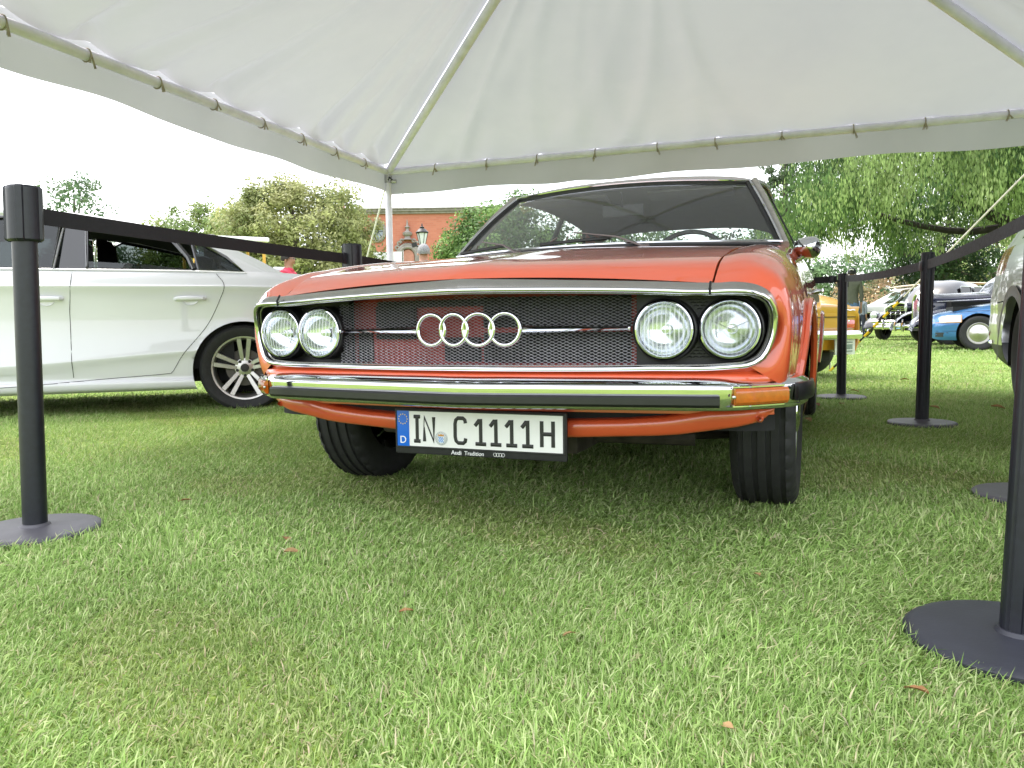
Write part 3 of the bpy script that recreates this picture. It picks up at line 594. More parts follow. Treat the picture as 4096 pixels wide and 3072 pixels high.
    for s_ in (1, -1):
        mb = MB(); mb.tube([(s_ * p[0] * 1.012, p[1], p[2] + .004) for p in GR[:, -1]], .011, 8); B(mb, 'drip_rail', SATIN, rf)
        pil = [(s_ * .745, .775, .895), (s_ * .700, .87, 1.0), (s_ * .645, 1.0, 1.12), (s_ * .590, 1.13, 1.225)]
        mb = MB(); mb.tube(pil, [.026, .024, .023, .022], 10, flat=(1.2, .8)); B(mb, 'windscreen_pillar', cowl, car)
        # side glass, quarter glass and rear pillar
        lo_ = lambda v: np.array((s_ * interp(v, [.75, 1.5, 2.4, 3.0, 3.3], [.742, .785, .775, .735, .70]), v, interp(v, [.75, 1.5, 2.4, 3.0, 3.3], [.898, .892, .886, .866, .85])))
        hi_ = lambda v: np.array((s_ * interp(v, [1.10, 1.45, 1.9, 2.3, 2.55], [.59, .612, .609, .598, .588]), v, interp(v, [1.10, 1.45, 1.9, 2.3, 2.55], [1.222, 1.247, 1.242, 1.207, 1.150])))
        sg = glass('side_glass', (.78, .82, .80), 0, 1.5)
        def pane(l0, l1, h0, h1, name, m, n_=10):
            rows = [[tuple(lo_(l0 + (l1 - l0) * k / n_) * (1 - t) + hi_(h0 + (h1 - h0) * k / n_) * t) for t in np.linspace(0, 1, 6)] for k in range(n_ + 1)]
            mb = MB(); mb.grid(rows); return B(mb, name, m, car, angle=180)
        g1 = pane(.80, 1.98, 1.15, 1.92, 'side_window', sg); g2 = pane(2.03, 2.80, 1.97, 2.34, 'quarter_window', sg)
        pane(2.80, 3.45, 2.34, 2.60, 'rear_pillar', ORANGE)
        for (l, h_, r_) in ((.80, 1.13, .012), (1.99, 1.945, .016), (2.81, 2.35, .012)):
            mb = MB(); mb.tube([tuple(lo_(l)), tuple((lo_(l) + hi_(h_)) / 2), tuple(hi_(h_))], r_, 8); B(mb, 'window_post', BLACKP, car)
        mb = MB(); mb.tube([tuple(lo_(l) + np.array((s_ * .004, 0, .002))) for l in np.linspace(.78, 2.75, 20)], .008, 6); B(mb, 'waist_trim', CHROME, car)
        mb = MB(); rows = [[(p[0] - s_ * .004, p[1], p[2]), (p[0] - s_ * .07, p[1], p[2] - .01), (p[0] - s_ * .09, p[1], p[2] - .3)] for p in [lo_(l) for l in np.linspace(.76, 3.2, 12)]]; mb.grid(rows); B(mb, 'door_card', BLACKM, car)
        mb = MB(); mb.lathe([(0, .012), (.008, .010), (.012, 0), (.012, -.02)], (s_ * .868, 1.72, .74), (s_, 0, 0), 12); mb.tube([(s_ * .885, 1.60, .742), (s_ * .888, 1.68, .744), (s_ * .885, 1.76, .742)], .008, 8, flat=(1.2, .6)); B(mb, 'door_handle', CHROME, car)
    # rear window, deck and tail
    rows = [[(u, 2.63 + .02 * (u / .56) ** 2 + .8 * t, (1.224 - .07 * (u / .56) ** 2) * (1 - t) + .90 * t) for u in np.linspace(-.56 - .08 * t, .56 + .08 * t, 13)] for t in np.linspace(0, 1, 6)]
    mb = MB(); mb.grid(rows); B(mb, 'rear_window', glass('rear_glass', (.75, .8, .78), 0, 1.5), angle=180)
    rows = [[(u * k, v, w_ + .03 * (1 - (u / .7) ** 2)) for u in np.linspace(-.74, .74, 13)] for v, w_, k in ((3.30, .862, 1), (3.45, .835, .93), (3.62, .785, .84), (3.66, .70, .88), (3.66, .55, 1.0), (3.60, .42, 1.02))]
    mb = MB(); mb.grid(rows); B(mb, 'boot_lid', ORANGE, angle=50)
    mb = MB(); mb.box((0, 3.0, .87), (1.36, .75, .02)); B(mb, 'parcel_shelf', BLACKM, smooth=False)
    # ---- cabin
    dash = mat('dash_black', (.03, .028, .027), .6, var=.2)
    mb = MB(); mb.grid([[(u, .60 + .2 * (u / .7) ** 2, .893 - .01 * (u / .7) ** 2), (u, .80 + .1 * (u / .7) ** 2, .908), (u, 1.0, .915), (u, 1.04, .89), (u, 1.04, .62)] for u in np.linspace(-.70, .70, 21)]); B(mb, 'dashboard', dash)
    mb = MB(); mb.box((.36, .98, .918), (.36, .14, .04)); B(mb, 'instrument_hood', dash, bevel=.015)
    stw = empty('steering_wheel'); stw.parent = car; stw.location = (.29, 1.14, .845); stw.rotation_euler = (math.radians(-22), 0, 0)
    mb = MB(); mb.tube([(.195 * math.cos(q), 0, .195 * math.sin(q)) for q in np.linspace(0, 2 * PI, 49)[:-1]], .012, 8, closed=True); B(mb, 'wheel_rim', BLACKP, stw)
    mb = MB(); mb.tube([(-.19, 0, 0), (0, -.02, -.01), (.19, 0, 0)], .011, 6, flat=(1.6, .6)); mb.tube([(0, -.02, -.01), (0, 0, -.19)], .011, 6); mb.lathe([(.05, -.02), (.045, .01), (.001, .014)], (0, -.02, -.01), (0, 1, 0), 16); B(mb, 'wheel_spoke', BLACKP, stw)
    for u in (-.36, .36):
        st_ = empty('front_seat'); st_.parent = car; st_.location = (u, 1.55, .36)
        mb = MB(); mb.box((0, 0, .08), (.50, .52, .16)); B(mb, 'seat_cushion', dash, st_, bevel=.05)
        mb = MB(); mb.box((0, .30, .36), (.48, .13, .56), Matrix.Rotation(-.25, 3, 'X')); B(mb, 'seat_back', dash, st_, bevel=.05)
    mb = MB(); mb.box((0, 2.45, .62), (1.2, .16, .5), Matrix.Rotation(-.3, 3, 'X')); B(mb, 'rear_seat', dash, bevel=.05)
    mb = MB(); mb.box((-.02, 1.11, 1.135), (.20, .02, .055)); mb.tube([(-.02, 1.10, 1.15), (-.02, 1.07, 1.215)], .006, 6); B(mb, 'interior_mirror', BLACKP, bevel=.004)
    for u in (-.30, .30): mb = MB(); mb.box((u, 1.145, 1.20), (.40, .10, .012), Matrix.Rotation(-.25, 3, 'X')); B(mb, 'sun_visor', mat('visor', (.12, .115, .105), .8), bevel=.004)
    mb = MB(); mb.box((-.19, .85, .922), (.10, .14, .02), Matrix.Rotation(.25, 3, 'X')); B(mb, 'paper_slip', mat('paper', (.8, .8, .8), .8), smooth=False)
    # ---- wipers
    wm = mat('wiper_metal', (.16, .13, .13), .4, .6)
    def scr(a, t, off=.02):
        p = bs(a) * (1 - t) + tp(a) * t; return np.array((p[0], p[1] - off - .02, p[2] + off))
    for (pa, pu, ba, bt_, ea, et) in ((.32, .12, -.34, .045, .10, .17), (-.46, .08, -1.0, .0, -.62, .10)):
        wp = empty('wiper'); wp.parent = car
        piv = np.array((.725 * pa + .0, bs(pa)[1] - .05, bs(pa)[2] - .012)); mid = scr((ba + ea) / 2, .11, .03); 
        mb = MB(); mb.lathe([(.016, -.03), (.016, 0), (.010, .012), (.001, .014)], piv, (0, -.5, 1), 12); B(mb, 'wiper_pivot', wm, wp)
        mb = MB(); mb.tube([tuple(piv), tuple(piv * .6 + mid * .4 + np.array((0, 0, .018))), tuple(mid)], [.010, .007, .005], 6, flat=(.6, 1.2)); B(mb, 'wiper_arm', wm, wp)
        P = [scr(ba + (ea - ba) * k / 8, .05 + .07 * math.sin(PI * k / 8) * 0 + (.04) * k / 8, .008) for k in range(9)]
        mb = MB(); mb.tube([tuple(p) for p in P], .0055, 6, flat=(1.3, .7)); B(mb, 'wiper_blade', BLACKP, wp)
        for k in (1, 3, 5, 7): mb = MB(); mb.tube([tuple(P[k]), tuple(P[k] * .65 + mid * .35 + np.array((0, 0, .01)))], .003, 5); B(mb, 'wiper_link', wm, wp)
    # ---- door mirror
    mr = empty('door_mirror'); mr.parent = car; mr.location = (.826, 1.0, .908)
    def msec(y_, k): return [(.058 * k * math.copysign(abs(math.cos(q)) ** .75, math.cos(q)), y_, (.046 + .008 * math.cos(q)) * k * math.copysign(abs(math.sin(q)) ** .75, math.sin(q))) for q in np.linspace(0, 2 * PI, 33)[:-1]]
    st = [msec(y_, k) for y_, k in ((-.064, .05), (-.062, .30), (-.054, .56), (-.040, .77), (-.020, .91), (.005, .98), (.030, 1.0), (.042, .985), (.045, .95))]
    mb = MB(); mb.grid(st, closed_v=True)
    B(mb, 'mirror_shell', CHROME, mr, angle=70)
    mb = MB(); mb.prism([(x * .97, .040, z_ * .97) for x, _, z_ in msec(0, .95)], (0, .002, 0)); B(mb, 'mirror_glass', mat('mirror_glass', (.7, .72, .72), .02, 1.0, var=.0), mr, smooth=False)
    mb = MB(); mb.tube([(-.055, -.01, -.085), (-.035, -.01, -.06), (-.01, -.01, -.03)], .010, 8); B(mb, 'mirror_stalk', CHROME, mr)
    return car
coupe = build_coupe()
# ------------------------------------------------------------------ tent
TC = np.array([-1.329, 8.794]); TA = np.array([.934, -.357]); TB = np.array([-.311, -.950]); TL, TD, TH, TR = 6.45, 6.3, 2.27, 1.36
def build_tent():
    m, n, b = new_mat('tent_fabric'); b.inputs['Base Color'].default_value = (.80, .81, .79, 1); b.inputs['Roughness'].default_value = .6; b.inputs['Specular IOR Level'].default_value = .25
    tcn = n.nodes.new('ShaderNodeTexCoord'); nz = n.nodes.new('ShaderNodeTexNoise'); nz.inputs['Scale'].default_value = 1.3; nz.inputs['Detail'].default_value = 7
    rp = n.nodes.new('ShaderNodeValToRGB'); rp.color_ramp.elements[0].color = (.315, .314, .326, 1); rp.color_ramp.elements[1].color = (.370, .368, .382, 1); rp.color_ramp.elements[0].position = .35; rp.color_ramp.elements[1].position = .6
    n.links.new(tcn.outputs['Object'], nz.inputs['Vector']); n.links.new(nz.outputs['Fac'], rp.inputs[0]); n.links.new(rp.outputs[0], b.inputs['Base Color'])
    tl = n.nodes.new('ShaderNodeBsdfTranslucent'); tl.inputs[0].default_value = (.66, .68, .72, 1)
    mx = n.nodes.new('ShaderNodeMixShader'); mx.inputs[0].default_value = .16
    n.links.new(b.outputs[0], mx.inputs[1]); n.links.new(tl.outputs[0], mx.inputs[2]); n.links.new(mx.outputs[0], n.nodes['Material Output'].inputs[0])
    fab = m
    tube = mat('tent_tube', (.74, .71, .83), .45, .0, var=.10, scale=9)
    cord = mat('tie_cord', (.30, .26, .20), .8, var=.3)
    t = empty('party_tent', (float(TC[0]), float(TC[1]), 0), 0, 'white hipped party tent with a hanging valance over the orange coupe', 'tent')
    P = lambda a, c, z: (float(TA[0] * a + TB[0] * c), float(TA[1] * a + TB[1] * c), z)
    corners = [(0, 0), (TL, 0), (TL, TD), (0, TD)]; ap = (TL / 2, TD / 2)
    def fold(s, q, Lg, N, amp, seed):
        """sag and folds of a roof panel: s along the eave (0..1), q up the slope (0..1)"""
        rr = random.Random(seed); z = 0
        x = s * N; k = x - math.floor(x)
        z -= amp * math.sin(PI * k) * math.exp(-q / .035) * 1.0                              # scallops between ties
        z -= .10 * math.sin(PI * s) * math.sin(PI * min(q * 1.1, 1))                         # general sag
        for i in range(12):
            c = rr.uniform(.05, .95); sl = rr.uniform(-.35, .35); wd = rr.uniform(.010, .028); a = rr.uniform(.018, .050) * (1.0, 1, 1, 2.2)[seed - 11] * (.7 if seed == 11 else 1); ln = rr.uniform(.25, .7)
            d = s - c - sl * q * .5; z += a * math.exp(-(d / wd) ** 2) * math.exp(-q / ln) * min(1, q / .02) - .5 * a * math.exp(-((d - wd * 2) / (wd * 1.6)) ** 2) * math.exp(-q / ln) * min(1, q / .02)
        return z
    for e in range(4):
        c0, c1 = np.array(corners[e], float), np.array(corners[(e + 1) % 4], float)
        amp, N = ((.030, 11), (.03, 11), (.03, 11), (.055, 11))[e]
        nS, nQ = 150, 56; rows = []
        for j in range(nQ + 1):
            q = (j / nQ) ** 1.6; row = []
            for i in range(nS + 1):
                s = i / nS; A = c0 + (c1 - c0) * s; A = A + (np.array(ap) - A) * q * 1.0
                row.append(P(A[0], A[1], TH + (.045 if e != 3 else .092) + TR * q * (1 if e != 3 else .966) + fold(s, q, 1, N, amp, 11 + e) * (1 if 0 < i < nS else 0)))
            rows.append(row)
        mb = MB(); mb.grid(rows); mb.build('roof_panel', fab, t, angle=180)
        # valance hanging outside the eave
        out = np.array((0, -1)) if e == 0 else np.array((1, 0)) if e == 1 else np.array((0, 1)) if e == 2 else np.array((-1, 0))
        rows = []; rr = random.Random(e + 3); ph = [rr.uniform(0, 6) for _ in range(4)]
        hh = (.245, .25, .25, .225)[e]
        for i in range(nS + 1):
            s = i / nS; A = c0 + (c1 - c0) * s; row = []
            edge = .012 * math.sin(9 * s + ph[0]) + .012 * math.sin(23 * s + ph[1])
            if e == 0: edge += .02 * math.exp(-((s - .335) / .03) ** 2) * 1
            for k in range(7):
                q = k / 6; w_ = (.010 * math.sin(17 * s + ph[2]) + .012 * math.sin(41 * s + ph[3]) + .02 * math.sin(6 * s + ph[1])) * q
                B_ = A + out * (.045 + w_); vt = .05 if e != 3 else .105; row.append(P(B_[0], B_[1], TH + vt - (hh - edge + vt) * q))
            rows.append(row)
        mb = MB(); mb.grid(rows); mb.build('valance', fab, t, angle=180)
        mb = MB(); mb.tube([P(*c0, TH), P(*c1, TH)], .036, 14); mb.build('eave_tube', tube, t)
        mb = MB(); mb.tube([P(*c0, TH), P(ap[0], ap[1], TH + TR - .03)], .040, 14); mb.build('hip_rafter', tube, t)
        rr = random.Random(40 + e)
        for i in range(N - 1):                                                                # cord ties round the tube
            s = (i + 1) / N + rr.uniform(-.004, .004); A = c0 + (c1 - c0) * s; Ad = (c1 - c0) / np.linalg.norm(c1 - c0); mb = MB()
            ring = [P(A[0] - out[0] * .0 + out[0] * .041 * math.cos(q), A[1] + out[1] * .041 * math.cos(q), TH + .041 * math.sin(q)) for q in np.linspace(0, 2 * PI, 17)[:-1]]
            mb.tube(ring, .0045, 5, closed=True)
            for g_ in range(2):
                ln = rr.uniform(.03, .085); sx = rr.uniform(-.03, .03); b0 = A - out * .043
                lp = [P(b0[0] + Ad[0] * sx * f, b0[1] + Ad[1] * sx * f, TH - .005 - ln * f) for f in (0, .5, 1)] + [P(b0[0] + Ad[0] * (sx + .012) * f, b0[1] + Ad[1] * (sx + .012) * f, TH - .005 - ln * f) for f in (.95, .5, 0)]
                mb.tube(lp, .0038, 5)
            mb.build('tie', cord, t)
    for (a, c) in corners:
        pst = empty('corner_post'); pst.parent = t; pst.location = P(a, c, 0)
        mb = MB(); mb.tube([(0, 0, .01), (0, 0, TH - .02)], .036, 16); mb.build('post_tube', tube, pst)
        mb = MB(); mb.box((0, 0, .006), (.16, .16, .012)); mb.build('foot_plate', SATIN, pst, bevel=.003)
        mb = MB(); mb.tube([(0, 0, TH - .12), (0, 0, TH + .01)], .042, 16); mb.lathe([(.02, .02), (.02, .09)], (.0, -.0, TH - .10), (1, 0, 0), 10); mb.build('corner_fitting', SATIN, pst)
        for k in range(2):                                                                    # wing bolts
            q = -1.2 + 2.2 * k; x, y = .05 * math.cos(q), .05 * math.sin(q); mb = MB(); mb.tube([(x, y, TH - .06), (x * 1.9, y * 1.9, TH - .075)], .007, 6); mb.tube([(x * 1.9, y * 1.9, TH - .075), (x * 1.9 + .025, y * 1.9, TH - .10)], .006, 6); mb.tube([(x * 1.9, y * 1.9, TH - .075), (x * 1.9 - .025, y * 1.9, TH - .10)], .006, 6); mb.build('wing_bolt', BLACKP, pst)
    mb = MB(); mb.lathe([(.001, .06), (.10, .05), (.11, 0), (.10, -.05), (.001, -.06)], P(ap[0], ap[1], TH + TR - .02), (0, 0, 1), 20); mb.build('crown_fitting', SATIN, t)
    return t
tent = build_tent()
def tent_pt(a, c, z): return Vector((float(TC[0] + TA[0] * a + TB[0] * c), float(TC[1] + TA[1] * a + TB[1] * c), z))
# guy ropes of the two far corners
def guy(anchor, top, ystart, label, ribbon=False):
    g = empty('guy_rope', anchor, 0, label, 'rope'); a = Vector((0, 0, 0)); b = top - Vector(anchor)
    WH = mat('white_cord', (.66, .65, .60), .7, var=.1); YE = mat('yellow_cord', (.75, .52, .02), .6, var=.1); BK = mat('black_cord', (.02, .02, .02), .7)
    mb = MB(); mb.tube([a + b * ystart, b], .010, 6); mb.build('white_cord', WH, g)
    n_ = 16
    for k in range(n_):
        p, q = a + b * (ystart * k / n_), a + b * (ystart * (k + 1) / n_)
        mb = MB(); mb.tube([p, q], .016 if k % 2 == 0 else .013, 6); mb.build('cord_band', YE if k % 2 == 0 else BK, g)
    mb = MB(); mb.tube([Vector((0, 0, -.08)), Vector((0, 0, .10))], .012, 8); mb.build('stake', SATIN, g)
    if ribbon:
        for k in range(3): mb = MB(); p = a + b * ystart; mb.grid([[p + Vector((.10 * math.sin(k * 2 + s), .05 * math.cos(k + s), -.10 * s * .8)), p + Vector((.10 * math.sin(k * 2 + s) + .03, .05 * math.cos(k + s), -.10 * s * .8 - .01))] for s in np.linspace(0, 2.2, 8)]); mb.build('ribbon', YE, g)
    return g
guy((3.66, 9.05, 0), tent_pt(TL, 0, TH), .36, 'guy rope with yellow and black lower half running to the tent corner')
guy((-2.35, 10.6, 0), tent_pt(0, 0, TH - .05), .42, 'pale guy rope with yellow ribbon beside the tent corner post', True)

# ------------------------------------------------------------------ barrier posts and belts
POSTM = mat('post_black', (.009, .010, .017), .42, var=.25, scale=60, bump=.05, bscale=400)
BASEM = mat('post_base', (.075, .073, .086), .5, var=.18, scale=14, bump=.10, bscale=160)
BELTM = mat('belt_black', (.010, .010, .014), .75, var=.2, scale=90, bump=.25, bscale=500)
def stanchion(x, y, h, label, head=True, lean=0.0, rz=0.0, rb=.178, bm_=None):
    t = empty('barrier_post', (x, y, 0), rz, label, 'barrier post', 'black belt barrier posts round the coupe')
    mb = MB(); mb.lathe([(.001, -.005), (rb - .004, -.005), (rb, .004), (rb - .001, .013), (rb - .008, .0185), (rb - .02, .0200), (.07, .0225), (.042, .025), (.037, .032), (.001, .034)], n=72); mb.build('base', bm_ or BASEM, t)
    prof = []
    for k in range(72):
        r = .0325 if head else (.0345 - (.0035 if (k % 9) in (3, 4) else 0)); q = 2 * PI * k / 72; prof.append((r * math.cos(q), r * math.sin(q)))
    zs = (.03, h - .145 if head else h - .012)
    mb = MB(); mb.grid([[(px + lean * z, py, z) for px, py in prof] for z in np.linspace(zs[0], zs[1], 4)], closed_v=True); mb.build('tube', POSTM, t, angle=25)
    if head:
        pr2 = []
        for k in range(72):
            q = 2 * PI * k / 72; r = .043 + (.006 if (k % 18) in (0, 1, 17, 2, 16) else 0); pr2.append((r * math.cos(q), r * math.sin(q)))
        mb = MB(); z0, z1 = h - .15, h - .006
        rows = [[(px * .86 + lean * z0, py * .86, z0 - .006) for px, py in pr2]] + [[(px + lean * z, py, z) for px, py in pr2] for z in (z0, z0 + .004, z1 - .006, z1)] + [[(px * .9 + lean * z1, py * .9, h) for px, py in pr2], [(lean * h + px * .01, py * .01, h + .001) for px, py in pr2]]
        mb.grid(rows, closed_v=True); mb.build('belt_head', POSTM, t, angle=35)
    else:
        mb = MB(); mb.lathe([(.033, h - .012), (.0335, h - .004), (.030, h), (.001, h + .001)], (lean * h, 0, 0), n=32); mb.build('cap', POSTM, t)
        for sx in (1, -1): mb = MB(); mb.box((lean * h + sx * .033, 0, h - .075), (.012, .03, .055)); mb.build('belt_clip', POSTM, t, bevel=.003)
    return t
PA, PG, PB_, PC, PD, PE, PH, PX = (-1.40, 2.267), (-.79, 3.97), (2.485, 5.924), (2.29, 4.378), (.913, 1.385), (1.70, 2.54), (.35, 7.0), (-2.1, .9)
stanchion(*PA, 1.0, 'black barrier post with ribbed belt head standing before the white sedan', True, rz=.3, lean=.02)
stanchion(*PG, 1.0, 'black barrier post between the white sedan and the orange coupe bonnet', True)
stanchion(*PB_, .935, 'fluted black barrier post in front of the yellow car tail', False, lean=-.005)
stanchion(*PC, .955, 'fluted black barrier post in front of the dark vintage saloon', False, lean=.012)
stanchion(*PD, 1.0, 'fluted black barrier post on a broad domed disc base in open grass', False, lean=.032, rb=.192, bm_=mat('post_base_dark', (.030, .032, .044), .5, var=.18, scale=14, bump=.10, bscale=160))
stanchion(*PE, 1.0, 'black barrier post beside the silver crossover, only its base edge in view', False)
stanchion(*PH, .95, 'black barrier post hidden behind the orange coupe tail', False)
def belt(a, za, b, zb, label, sag=.005, h=.048, tw=0.0, m=None):
    A, B = np.array((*a, za)), np.array((*b, zb)); d = B - A; L = np.linalg.norm(d[:2]); u = d / np.linalg.norm(d); nrm = np.array((-u[1], u[0], 0)); A = A + u * .045; B = B - u * .045
    o = empty('barrier_belt', tuple(A), 0, label, 'belt', 'retractable belts between the barrier posts'); rows = []
    for k in range(25):
        t_ = k / 24; p = (B - A) * t_ + np.array((0, 0, -sag * 4 * t_ * (1 - t_))); q = tw * math.sin(PI * t_) + .03 * math.sin(7 * t_); up = np.array((0, 0, 1)) * math.cos(q) + nrm * math.sin(q); e = nrm * .0009
        rows.append([p - up * h / 2 - e, p + up * h / 2 - e, p + up * h / 2 + e, p - up * h / 2 + e])
    mb = MB(); mb.grid(rows, closed_v=True); mb.build('webbing', m or BELTM, o, angle=50)
    mb = MB(); mb.box((B - A) * .985, (.03, .014, h + .006), Matrix.Rotation(math.atan2(u[1], u[0]), 3, 'Z')); mb.build('belt_tip', POSTM, o, bevel=.002)
belt(PA, .925, PG, .925, 'black belt stretched from the ribbed post across the white sedan windows')
belt(PG, .925, PH, .90, 'black belt running behind the orange bonnet past the building')
belt(PB_, .895, PC, .885, 'black belt between the two fluted posts above the yellow car', .015, m=mat('belt_lit', (.045, .047, .055), .7, var=.3, scale=60, bump=.25, bscale=500))  # paler copy of the belt colour, with the light on it painted in
belt(PC, .885, PE, .925, 'black belt rising towards the silver crossover', .012, .05, m=mat('belt_lit', (.045, .047, .055)))
belt(PH, .88, PB_, .895, 'short black belt ending at the fluted post beside the coupe mirror', .015)
# ------------------------------------------------------------------ white sedan (x = towards its tail, y = into the car, z = up)
def spoke_wheel(parent, loc, out, R, rim, wd, m_rim):
    wh = empty('wheel'); wh.parent = parent; wh.location = loc
    mb = MB(); tyre(mb, R, wd, rim, ax=(0, 1, 0), tread=False); mb.build('tyre', RUBBER, wh, angle=35)
    ri = empty('rim'); ri.parent = wh; h = wd * .40
    mb = MB(); mb.lathe([(rim + .002, h), (rim + .004, h + .006), (rim - .008, h + .004), (rim - .018, h - .01), (rim - .026, h - .05), (rim - .03, -h)], axis=(0, out, 0), n=56); mb.build('rim_ring', m_rim, ri)
    for k in range(5):
        for d in (-.115, .115):
            q0 = 2 * PI * k / 5 + d * 2.6; q1 = 2 * PI * k / 5 + d * 1.45; w0, w1 = .015, .019
            p0 = Vector((.055 * math.sin(q0), 0, .055 * math.cos(q0))); p1 = Vector(((rim - .010) * math.sin(q1), 0, (rim - .010) * math.cos(q1))); t = (p1 - p0).normalized(); s = Vector((t.z, 0, -t.x)); mb = MB(); rows = []
            for f in (0, .5, 1):
                p = p0.lerp(p1, f); w_ = w0 + (w1 - w0) * f; y = out * (h - .020 + .018 * f)
                rows.append([p - s * w_ + Vector((0, y - out * .03, 0)), p - s * w_ * .8 + Vector((0, y, 0)), p + s * w_ * .8 + Vector((0, y, 0)), p + s * w_ + Vector((0, y - out * .03, 0))])
            mb.grid(rows, closed_v=True); mb.build('spoke', m_rim, wh, angle=30)
        q = 2 * PI * (k + .5) / 5; mb = MB(); mb.lathe([(.011, h - .05), (.011, h - .014), (.008, h - .010), (.001, h - .012)], (.056 * math.sin(q), 0, .056 * math.cos(q)), (0, out, 0), 10); mb.build('wheel_bolt', BLACKP, wh)
    mb = MB(); mb.lathe([(.072, h - .06), (.070, h - .024), (.034, h - .018), (.032, h - .012), (.001, h - .010)], axis=(0, out, 0), n=28); mb.build('hub', m_rim, wh)
    mb = MB(); mb.lathe([(.030, h - .010), (.028, h - .006), (.001, h - .005)], axis=(0, out, 0), n=24); mb.build('centre_cap', BLACKP, wh)
    mb = MB(); mb.lathe([(.03, -.02), (.135, -.02), (.135, 0), (.03, 0)], axis=(0, out, 0), n=32); mb.build('brake_disc', mat('brake_iron', (.12, .11, .10), .5, .7), wh)
    return wh
def build_sedan():
    t = empty('white_sedan', (-1.956, 5.709, 0), math.atan2(.325, .946), 'white four-door sedan with silver split-spoke wheels parked on the lawn', 'car')
    WD = 1.79; B = lambda mb, name, m, parent=t, **k: mb.build(name, m, parent, **k)
    ins = lambda z: .03 + .4 * (z - .9) if z < 1.0 else .07 + .2 * (z - 1) / .35
    pearl = mat('pearl_white', (.70, .70, .745), .32, .0, .9, var=.015, scale=4)
    def sec(x):
        lc = interp(x, [-3.4, -1.5, -.34, .4, .9], [.33, .347, .428, .46, .48])
        s = [(.072, 1.0), (.036, .955), (.008, .898), (.0, .886), (.020, .82), (.030, .68), (.026, .54), (.006, lc + .03), (.0, lc), (.016, lc - .05), (.026, .285), (.030, .245), (.010, .222), (.018, .178), (.06, .155)]
        # nose and tail close in
        k = max(0, (x - .55) / .38); kf = max(0, (-2.75 - x) / .8)
        dz = -.055 * max(0, x - .2) / .7 if x > .2 else 0; zf = -.22 * min(1, max(0, (-2.35 - x) / 1.1))
        return [(x, y + .26 * k ** 2.2 + .42 * kf ** 2.2, z + (dz + zf) * (1 if z > .6 else .3)) for y, z in s]
    xs = [-3.52, -3.45, -3.2, -2.9, -2.4, -1.9, -1.4, -.9, -.4, 0, .3, .55, .75, .88, .93]
    G = loft([sec(x) for x in xs], 57, .028)
    G, keep = cut_arches(G, [(.02, .285, .352), (-2.62, .285, .352)], 0)
    xc = (G[:-1, :-1, 0] + G[1:, 1:, 0]) / 2; zc = (G[:-1, :-1, 2] + G[1:, 1:, 2]) / 2
    # rear-door trailing edge as a function of height
    rde = np.interp(zc, [.285, .417, .614, .80, .891, .984], [-.466, -.385, -.223, -.13, -.096, -.15]); fde = np.interp(zc, [.24, .72, .94, 1.0], [-1.092, -1.094, -1.073, -1.071])
    sill = zc < np.interp(xc, [-1.5, -1.09, -.49, 0], [.213, .237, .275, .29])
    masks = {'rear_quarter': (xc >= rde) | ((xc > -.47) & sill), 'rear_door': (xc < rde) & (xc >= fde) & ~sill, 'front_door': (xc < fde) & (xc > -2.15) & ~sill, 'front_wing': (xc <= -2.15) & ~sill, 'sill_panel': sill & (xc <= -.47)}
    for far in (0, 1):
        H = G.copy()
        if far: H[..., 1] = WD - H[..., 1]
        for nm, mk in masks.items():
            mb = MB(); mb.grid(H, keep=keep & mk); o = B(mb, nm, pearl, angle=180)
            bm = bmesh.new(); bm.from_mesh(o.data); bmesh.ops.delete(bm, geom=[v for v in bm.verts if not v.link_faces], context='VERTS'); bm.to_mesh(o.data); bm.free()
    def yside(x, z):
        D = np.hypot(G[..., 0] - x, G[..., 2] - z); return float(G[np.unravel_index(D.argmin(), D.shape)][1])
    gap = mat('panel_gap', (.07, .07, .075), .8)
    for ip_, pts in enumerate(([(-1.071, .985), (-1.075, .93), (-1.094, .72), (-1.095, .5), (-1.092, .24)], [(-.15, .98), (-.10, .90), (-.13, .80), (-.223, .614), (-.385, .417), (-.445, .32), (-.47, .285), (-.52, .272), (-.9, .25), (-1.09, .238), (-1.5, .214), (-2.1, .21)])):
        P = []; pts = [tuple(p) for p in spl(np.linspace(0, 1, len(pts)), np.array(pts), np.linspace(0, 1, 60))] if ip_ == 1 else pts
        for (a, b), (c, d) in zip(pts[:-1], pts[1:]):
            for k in range(10): x, z = a + (c - a) * k / 10, b + (d - b) * k / 10; P.append((x, yside(x, z) - .0005, z))
        mb = MB(); mb.tube(P, .0022, 6); B(mb, 'shut_line', gap)
    for x0, x1, z in ((-.433, -.227, .803), (-1.335, -1.129, .802)):
        y = yside((x0 + x1) / 2, z); hd = empty('door_handle'); hd.parent = t
        mb = MB(); mb.tube([(x0, y - .006, z - .004), (x0 + .02, y - .032, z), ((x0 + x1) / 2, y - .040, z + .002), (x1 - .02, y - .032, z), (x1, y - .006, z)], [.010, .013, .014, .014, .011], 10, flat=(1.15, .7)); mb.build('grip', pearl, hd)
        mb = MB(); mb.lathe([(.001, -.001), (.045, -.001), (.05, .004)], ((x0 + x1) / 2, y, z - .01), (0, -1, 0), 20); 
        for i, p in enumerate(mb.v): mb.v[i] = (p[0] * 1.0, p[1], z - .012 + (p[2] - z + .012) * .75)
        mb.build('handle_recess', pearl, hd)
    # glasshouse
    L = lambda pts, d=0.0: [(x, ins(z) + d, z) for x, z in pts]
    gl = glass('sedan_glass', (.42, .47, .48), 0, 1.5); blk = mat('piano_black', (.012, .012, .014), .12, .0, .6, var=.1)
